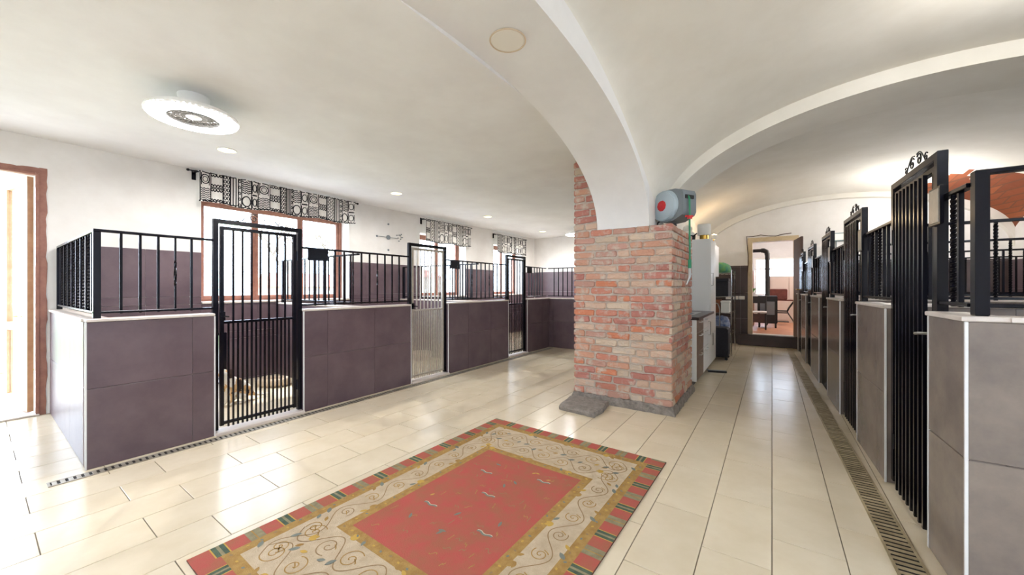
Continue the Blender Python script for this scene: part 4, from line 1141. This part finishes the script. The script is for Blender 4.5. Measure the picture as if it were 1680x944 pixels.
t = thing('emergency_light', 'grey-green emergency light box with a cable high on the end wall', 'light box', (1.12, YE-.001, 2.28))
MB().bbox(-.13, .13, -.05, 0, 0, .17, .006).build('housing', 'post', t)
MB().bbox(-.11, .11, -.056, -.0502, .02, .15, .002).build('lens', 'shade', t)
MB().tube([(-.02, -.012, 0), (-.02, -.012, -.43)], .007, 6).build('cable', 'post', t)
# ================================================================== END DOORWAY AND ROOM BEYOND
d = bpy.data.objects.new('door_3', None); COL.objects.link(d); struct(d); d.location = (0, YE, 0)
MB().bbox(ED[0]-.06, ED[0]+.03, -.02, .2, .25, 2.46, .004).bbox(ED[1]-.03, ED[1]+.06, -.02, .2, .25, 2.46, .004).bbox(ED[0]+.03, ED[1]-.03, -.02, .2, 2.36, 2.46, .004).build('frame', 'cream', d)
MB().tube([(ED[0]-.07+.02*math.sin(i), -.03, 1.6+.9*min(1, i/4)) for i in range(5)]+[(ED[0]+.05+.14*i, -.03, 2.49+.025*math.sin(i*1.7)) for i in range(6)], .008, 6).build('loose_cable', 'dkwood', d)
lf = MB().bbox(0, .72, -.02, .02, .27, 2.35, .004).build('door_leaf', 'dkwood', d); lf.location = (ED[1]-.01, -.03, 0); lf.rotation_euler = (0, 0, -PI/2+.12)
MB().tube([(.66, -.02, 1.28), (.66, -.07, 1.28), (.56, -.075, 1.28)], .009, 8).build('handle', 'gold', lf)
st = MB().bbox(ED[0]-.25, ED[1]+.45, YE-.16, YE-.01, 0, .245, .006).build('trim_6', 'dbrown'); struct(st)
# room beyond
b = MB().box(-2.2, 2.0, YE+.22, 15.0, .05, .25); struct(b.build('floor_far_room', 'terra'))
b = MB()
for x0, x1, z0, z1 in cells(-2.3, 2.1, 0, 3.2, [(-.50, .75, 1.05, 2.30)]): b.box(x0, x1, 15.0, 15.2, z0, z1)
struct(b.build('wall_far_room', 'paint', clean=True))
struct(MB().box(-2.35, -2.2, YE+.22, 15.2, 0, 3.2).box(2.0, 2.15, YE+.22, 15.2, 0, 3.2).build('wall_far_room_sides', 'paint'))
struct(MB().box(-2.35, 2.15, YE+.2, 15.2, 3.1, 3.25).build('ceiling_far_room', 'ceil'))
wf = bpy.data.objects.new('window_9', None); COL.objects.link(wf); struct(wf); wf.location = (.125, 15.05, 1.05)
MB().bbox(-.625, -.56, -.02, .05, 0, 1.25, .004).bbox(.56, .625, -.02, .05, 0, 1.25, .004).bbox(-.56, .56, -.02, .05, 0, .06, .004).bbox(-.56, .56, -.02, .05, 1.19, 1.25, .004).bbox(-.56, .56, -.02, .05, .86, .91, .004).build('frame', 'shade', wf)
MB().box(-.56, .56, .012, .018, .06, .86).build('pane', 'glass', wf)
MB().box(-.56, .56, .012, .018, .91, 1.19).build('pane', 'glass', wf)
t = thing('fill_pendant', 'white pendant lamp added out of sight to brighten the room beyond', 'pendant lamp', (1.2, 12.5, 3.1))  # unseen lamp added to brighten the room past the doorway
MB().tube([(0, 0, 0), (0, 0, -.4)], .006, 6).build('cord', 'black', t)
smooth_angle(MB().lathe([(.03, -.4), (.18, -.52), (.17, -.52), (.025, -.41)], 20, cap=False).build('shade', 'shade', t), 40)
lt = bpy.data.lights.new('lamp', 'POINT'); lt.energy = 60; lt.color = (1, .9, .82); lt.shadow_soft_size = .04
lo_ = bpy.data.objects.new('lamp', lt); COL.objects.link(lo_); lo_.parent = t; lo_.location = (0, 0, -.55)
# stovepipe
t = thing('stove_pipe', 'black stove pipe with an elbow seen through the end doorway', 'stove pipe', (-.10, 12.2, .25))
MB().tube([(0, 0, .85), (0, 0, 1.98)], .055, 18).build('riser', 'black', t)
MB().tube([(0, 0, 1.95), (-.02, 0, 2.03), (-.09, 0, 2.07), (-.14, 0, 2.07)], .062, 16).build('elbow', 'black', t)
MB().tube([(-.12, 0, 2.07), (-.42, 0, 2.07)], .045, 16).build('flue', 'black', t)
t2 = thing('wood_stove', 'dark wood stove under the stove pipe beyond the end doorway', 'stove', (-.10, 12.2, .25))
MB().bbox(-.22, .22, -.2, .2, .12, .85, .02).build('body', 'black', t2)
MB().bbox(-.16, .16, -.215, -.2005, .35, .7, .006).build('door', 'reeld', t2)
for x in (-.18, .18):
    for y in (-.16, .16): MB().tube([(x, y, 0), (x, y, .12)], .02, 8).build('leg', 'black', t2)
# tan door / cupboard at left
t = thing('tall_cupboard', 'tan wooden cupboard at the left edge of the room beyond', 'cupboard', (-.68, 12.7, .25))
MB().bbox(-.26, .26, -.25, .25, 0, 1.55, .01).build('body', 'tan', t)
MB().bbox(-.24, .24, -.268, -.2505, .05, 1.5, .004).build('door', 'tan', t)
t3 = thing('cat_figure', 'small dark basket on top of the tan cupboard', 'basket', (-.58, 12.6, 1.80))
MB().lathe([(.07, 0), (.10, .08), (.11, .14), (.10, .14), (.08, .02), (0, .02)], 14).build('bowl', 'dkwood', t3)
MB().tube([(-.10, 0, .13), (-.09, 0, .2), (0, 0, .23), (.09, 0, .2), (.10, 0, .13)], .01, 6).build('handle', 'dkwood', t3)
t3.name = 'handled_basket'
# white cabinet
t = thing('white_cupboard', 'pale cupboard standing below the window beyond the end doorway', 'cupboard', (.42, 14.4, .25))
MB().bbox(-.48, .48, -.25, .25, 0, 1.42, .008).build('body', 'bowl', t)
for s_ in (-1, 1):
    o = MB().bbox(min(s_*.01, s_*.46), max(s_*.01, s_*.46), -.27, -.2505, .08, 1.38, .004).build('door', 'bowl', t)
    MB().lathe([(.012, 0), (.014, .02), (0, .026)], 10, (s_*.05, -.27, .75), 'y').build('knob', 'steel', o)
# sewing machine table
t = thing('sewing_table', 'treadle sewing machine table with curved iron legs and a red-brown case', 'table', (.17, 13.0, .25))
MB().bbox(-.34, .42, -.2, .2, .70, .73, .004).build('tabletop', 'redcase', t)
MB().bbox(-.30, .18, -.17, .17, .7305, 1.03, .02).build('machine_case', 'redcase', t)
for y in (-.16, .16):
    for s_ in (-1, 1):
        MB().tube([(.04+s_*.33, y, 0), (.04+s_*.27, y, .15), (.04+s_*.17, y, .33), (.04+s_*.14, y, .40), (.04+s_*.18, y, .50), (.04+s_*.30, y, .70)], .014, 8).build('leg', 'black', t)
    MB().tube([(-.10, y, .41), (.18, y, .41)], .011, 8).build('stretcher', 'black', t)
    MB().tube([(-.10, y, .36), (.18, y, .36)], .009, 8).build('stretcher', 'black', t)
MB().bbox(-.12, .22, -.12, .12, .10, .12, .004).build('treadle', 'black', t)
# chair with white seat
t = thing('dining_chair', 'dark wooden chair with a white seat in the doorway to the far room', 'chair', (-.30, 11.55, .25))
MB().bbox(-.19, .19, -.19, .19, .42, .46, .008).build('seat', 'seat', t)
for x in (-.17, .17):
    MB().tube([(x, -.17, 0), (x, -.17, .42)], .018, 8).build('leg', 'black', t)
    MB().tube([(x, .17, 0), (x, .17, .45), (x, .2, .85)], .018, 8).build('leg', 'black', t)
MB().bbox(-.17, .17, .175, .2, .66, .84, .006).build('backrest', 'black', t)
MB().bbox(-.17, .17, -.16, -.14, .18, .40, .004).build('apron', 'dkwood', t)
# plant on a stand
t = thing('potted_plant', 'small green plant in a white pot beside the stove pipe', 'plant', (-.44, 12.22, .25))
MB().tube([(0, 0, 0), (0, 0, .82)], .02, 8).build('stand', 'black', t)
MB().lathe([(.05, .82), (.07, .93), (.06, .93), (0, .9)], 14).build('pot', 'shade', t)
for i in range(9):
    a = 2*PI*i/9
    MB().grid(4, 2, lambda u, v: ((.02+.11*u)*math.cos(a)+(v-.5)*.05*math.sin(PI*u)*math.sin(a), (.02+.11*u)*math.sin(a)-(v-.5)*.05*math.sin(PI*u)*math.cos(a), .93+.12*math.sin(u*2.2))).build('leaf', 'leaf', t)

# ================================================================== WALL CLOCK
t = thing('wall_clock', 'modern wall clock with a dark centre disc and scattered dots between two windows', 'clock', (XL, 4.69, 2.31))
def disc(parent, name, y, z, r, m, x0=.004, x1=.02):
    return MB().lathe([(r, x0), (r, x1-.003), (r*.9, x1), (0, x1)], 20, (0, y, z), 'x').build(name, m, parent)
disc(t, 'centre_disc', 0, 0, .045, 'reeld')
for (y, z) in ((-.26, 0), (0, .26), (0, -.25)): disc(t, 'marker', y, z, .018, 'reeld')
for i in range(9):
    a = i*.9; disc(t, 'dot', .27+.07*math.cos(a)*(1 if i % 2 else .6), .03+.08*math.sin(a)*(1 if i % 2 else .55), .011, 'reeld')
MB().bbox(.012, .018, -.24, -.04, -.004, .004, .001).build('hand', 'reeld', t)
MB().bbox(.012, .018, .04, .20, -.004, .006, .001).build('hand', 'reeld', t)

# ================================================================== DOG AND KENNEL CONTENTS
dog = thing('dog', 'small white and tan dog with dark patches sitting behind the nearest gate', 'dog', (-5.02, 1.72, 0), math.radians(-75)); dog.scale = (1.12, 1.12, 1.12)
def skinbody(name, verts, edges, radii, m, parent, root=0, sub=2):
    me = bpy.data.meshes.new(name); me.from_pydata(verts, edges, []); me.materials.append(M[m])
    o = bpy.data.objects.new(name, me); COL.objects.link(o); o.parent = parent
    md = o.modifiers.new('skin', 'SKIN'); md.use_smooth_shade = True
    sv = me.skin_vertices[0].data if me.skin_vertices else None
    if sv is None:
        bm = bmesh.new(); bm.from_mesh(me); bm.verts.layers.skin.verify(); bm.to_mesh(me); bm.free(); sv = me.skin_vertices[0].data
    for i, r in enumerate(radii):
        sv[i].radius = r if isinstance(r, tuple) else (r, r); sv[i].use_root = i == root
    o.modifiers.new('sub', 'SUBSURF').levels = sub; o.modifiers['sub'].render_levels = sub
    return o
# sitting: local +x is forward, z up
V_ = [(-.10, 0, .10), (-.04, 0, .16), (.04, 0, .215), (.085, 0, .26), (.10, 0, .31), (.12, 0, .335), (.165, 0, .322), (.20, 0, .312),
      (.05, .045, .17), (.065, .048, .09), (.07, .048, .02), (.10, .048, .012),
      (.05, -.045, .17), (.065, -.048, .09), (.07, -.048, .02), (.10, -.048, .012),
      (-.07, .06, .10), (.01, .075, .075), (-.055, .075, .03), (.03, .078, .012),
      (-.07, -.06, .10), (.01, -.075, .075), (-.055, -.075, .03), (.03, -.078, .012),
      (-.17, .01, .05), (-.25, .03, .025), (-.32, .06, .03)]
E_ = [(0, 1), (1, 2), (2, 3), (3, 4), (4, 5), (5, 6), (6, 7), (2, 8), (8, 9), (9, 10), (10, 11), (2, 12), (12, 13), (13, 14), (14, 15),
      (0, 16), (16, 17), (17, 18), (18, 19), (0, 20), (20, 21), (21, 22), (22, 23), (0, 24), (24, 25), (25, 26)]
R__ = [.075, .082, .075, .052, .05, .052, .028, .022, .032, .022, .017, .014, .032, .022, .017, .014, .045, .035, .018, .014, .045, .035, .018, .014, .018, .012, .008]
body = skinbody('body', V_, E_, R__, 'fur_w', dog)
# coat patches come from the material: tan over back and head, dark saddle (object space)
fm = bpy.data.materials.new('tricolour_coat'); fm.use_nodes = True
N = fm.node_tree.nodes; L = fm.node_tree.links; bs = N['Principled BSDF']; bs.inputs['Roughness'].default_value = .9
tcn = N.new('ShaderNodeTexCoord'); vo = N.new('ShaderNodeTexVoronoi'); vo.inputs['Scale'].default_value = 11
nz = N.new('ShaderNodeTexNoise'); nz.inputs['Scale'].default_value = 9
rp_ = N.new('ShaderNodeValToRGB'); rp_.color_ramp.interpolation = 'CONSTANT'
rp_.color_ramp.elements[0].position = 0; rp_.color_ramp.elements[0].color = lin(58, 40, 32)
rp_.color_ramp.elements[1].position = .38; rp_.color_ramp.elements[1].color = lin(206, 168, 122)
e3 = rp_.color_ramp.elements.new(.46); e3.color = lin(236, 230, 218)
L.new(tcn.outputs['Object'], nz.inputs['Vector']); L.new(nz.outputs['Fac'], rp_.inputs['Fac']); L.new(rp_.outputs['Color'], bs.inputs['Base Color'])
body.data.materials[0] = fm
for s_ in (-1, 1):
    MB().grid(6, 4, lambda u, v: (.095+(v-.5)*.05*(1-.4*u), s_*(.045+.03*math.sin(u*2.4)), .365-.085*u)).build('ear', 'fur_d', dog, smooth=True)
    MB().lathe([(0, -.007), (.007, 0), (0, .007)], 10, (.158, s_*.026, .348)).build('eye', 'black', dog)
MB().lathe([(0, -.010), (.011, -.004), (.011, .004), (0, .009)], 12, (.219, 0, .318)).build('nose', 'black', dog)
bd = thing('dog_bed', 'small oval cream plush dog bed on the floor of the nearest left kennel', 'dog bed', (-5.52, 2.33, 0), .6); bd.scale = (.56, .56, .72)
b = MB().tube([(.30*math.cos(2*PI*i/36), .21*math.sin(2*PI*i/36), .075) for i in range(36)], .073, 12, closed=True); smooth_angle(b.build('bolster', 'bed', bd), 60)
b = MB(); n = 28; v = [(0, 0, .055)]
for r, z in ((.5, .055), (1, .04)):
    for i in range(n): v.append((.27*r*math.cos(2*PI*i/n), .18*r*math.sin(2*PI*i/n), z))
b.add(v, [(0, 1+i, 1+(i+1) % n) for i in range(n)]+[(1+i, 1+n+i, 1+n+(i+1) % n, 1+(i+1) % n) for i in range(n)]); b.build('cushion', 'bedin', bd, smooth=True)
t = thing('bucket', 'yellow plastic bucket on the floor behind the second left gate', 'bucket', (-5.62, 4.62, 0))
smooth_angle(MB().lathe([(.075, 0), (.1, .2), (.106, .2), (.106, .21), (.095, .21), (.07, .012), (0, .012)], 24).build('pail', 'yellow', t), 30)
MB().tube([(.106*math.cos(a), .03*0, .2+.09*math.sin(a)) for a in [PI*i/12 for i in range(13)]], .004, 6).build('handle', 'steel', t)
t = thing('dog_basket', 'pale round basket on the floor beside the yellow bucket', 'basket', (-5.30, 4.70, 0))
smooth_angle(MB().lathe([(.15, 0), (.20, .06), (.21, .13), (.195, .14), (.17, .05), (0, .04)], 28).build('rim', 'bowl', t), 40)
MB().lathe([(0, .06), (.12, .075), (.17, .052)], 24).build('cushion', 'bed', t)

# ================================================================== OUTSIDE
struct(MB().bbox(XL-2.2, XL-.36, -1.7, .9, 2.72, 2.84, .01).build('sky_light_blocker', 'exground'))  # unseen slab added over the door to hold back sky light
struct(MB().box(-40, XL-.36, -25, 40, -.25, -.12).build('ground_paving', 'exground'))
struct(MB().box(XR+.36, 25, -25, 40, -.25, -.12).box(XL-.36, XR+.36, -25, YB-.3, -.25, -.12).build('ground_paving_back', 'exground'))
tag(MB().box(-40, -10.5, -12, 36, -.12, -.08).build('lawn', 'grass'), kind='structure')
fe = thing('mesh_fence', 'pale wire mesh fence on grey posts outside the nearest window', 'fence', (-10.0, 5, -.12))
for i in range(8): MB().bbox(-.035, .035, -7+2*i-.035, -7+2*i+.035, 0, 1.9, .005).build('post', 'post', fe)
wr_ = MB()
for i in range(8-1):
    for j in range(1, 20): wr_.tube([(0, -7+2*i+.1*j, .08), (0, -7+2*i+.1*j, 1.8)], .004, 4, caps=False)
    for z in (.1, .5, .95, 1.4, 1.8): wr_.tube([(0, -7+2*i, z), (0, -5+2*i, z)], .005, 4, caps=False)
tag(wr_.build('wire_mesh', 'post', fe), kind='stuff')
for (x, y, w, dpt, h, m, lab) in ((-30, 14.5, 4.5, 4, 1.5, 'exred', 'low red rendered house beyond the mesh fence'), (-36, 30, 6, 5, 2.6, 'expink', 'pale pink house beyond the mesh fence')):
    t = thing('house', lab, 'house', (x, y, -.12))
    MB().box(-dpt/2, dpt/2, -w/2, w/2, 0, h).build('wall', m, t)
    MB().add([(dpt/2+.3, -w/2-.3, h), (dpt/2+.3, w/2+.3, h), (-dpt/2-.3, w/2+.3, h), (-dpt/2-.3, -w/2-.3, h), (0, -w/2-.3, h+1.0), (0, w/2+.3, h+1.0)], [(0, 1, 5, 4), (2, 3, 4, 5), (0, 4, 3), (1, 2, 5), (0, 3, 2, 1)]).build('roof', 'exroof', t)
    for q in (-1, 0, 1):
        o = MB().box(dpt/2, dpt/2+.04, q*w*.3-.45, q*w*.3+.45, .5, 1.2).build('window', 'shade', t)
def tree(x, y, h, seed, lab):
    rnd = random.Random(seed); t = thing('bare_tree', lab, 'tree', (x, y, -.12), 0, 'bare trees outside')
    trunk = MB().tube([(0, 0, 0), (.05, .03, h*.25), (0, .05, h*.45)], [.14, .11, .08], 8); trunk.build('trunk', 'bark', t)
    br = MB()
    def grow(p, d_, l, r, lv):
        q = p+d_*l; br.tube([p, p+d_*l*.5+Vector((rnd.uniform(-.04, .04), rnd.uniform(-.04, .04), 0)), q], [r, r*.8, r*.6], 5, caps=False)
        if lv == 0: return
        for _ in range(3):
            n = (d_+Vector((rnd.uniform(-.8, .8), rnd.uniform(-.8, .8), rnd.uniform(-.1, .6)))).normalized()
            grow(q, n, l*.68, r*.6, lv-1)
    for _ in range(4): grow(Vector((0, .05, h*.42)), Vector((rnd.uniform(-.7, .7), rnd.uniform(-.7, .7), 1)).normalized(), h*.2, .06, 3)
    br.build('branches', 'bark', t)
tree(-13.5, 6.0, 4.2, 1, 'bare tree outside the nearest window, left one')
tree(-15.0, 9.2, 4.6, 2, 'bare tree outside the nearest window, right one')
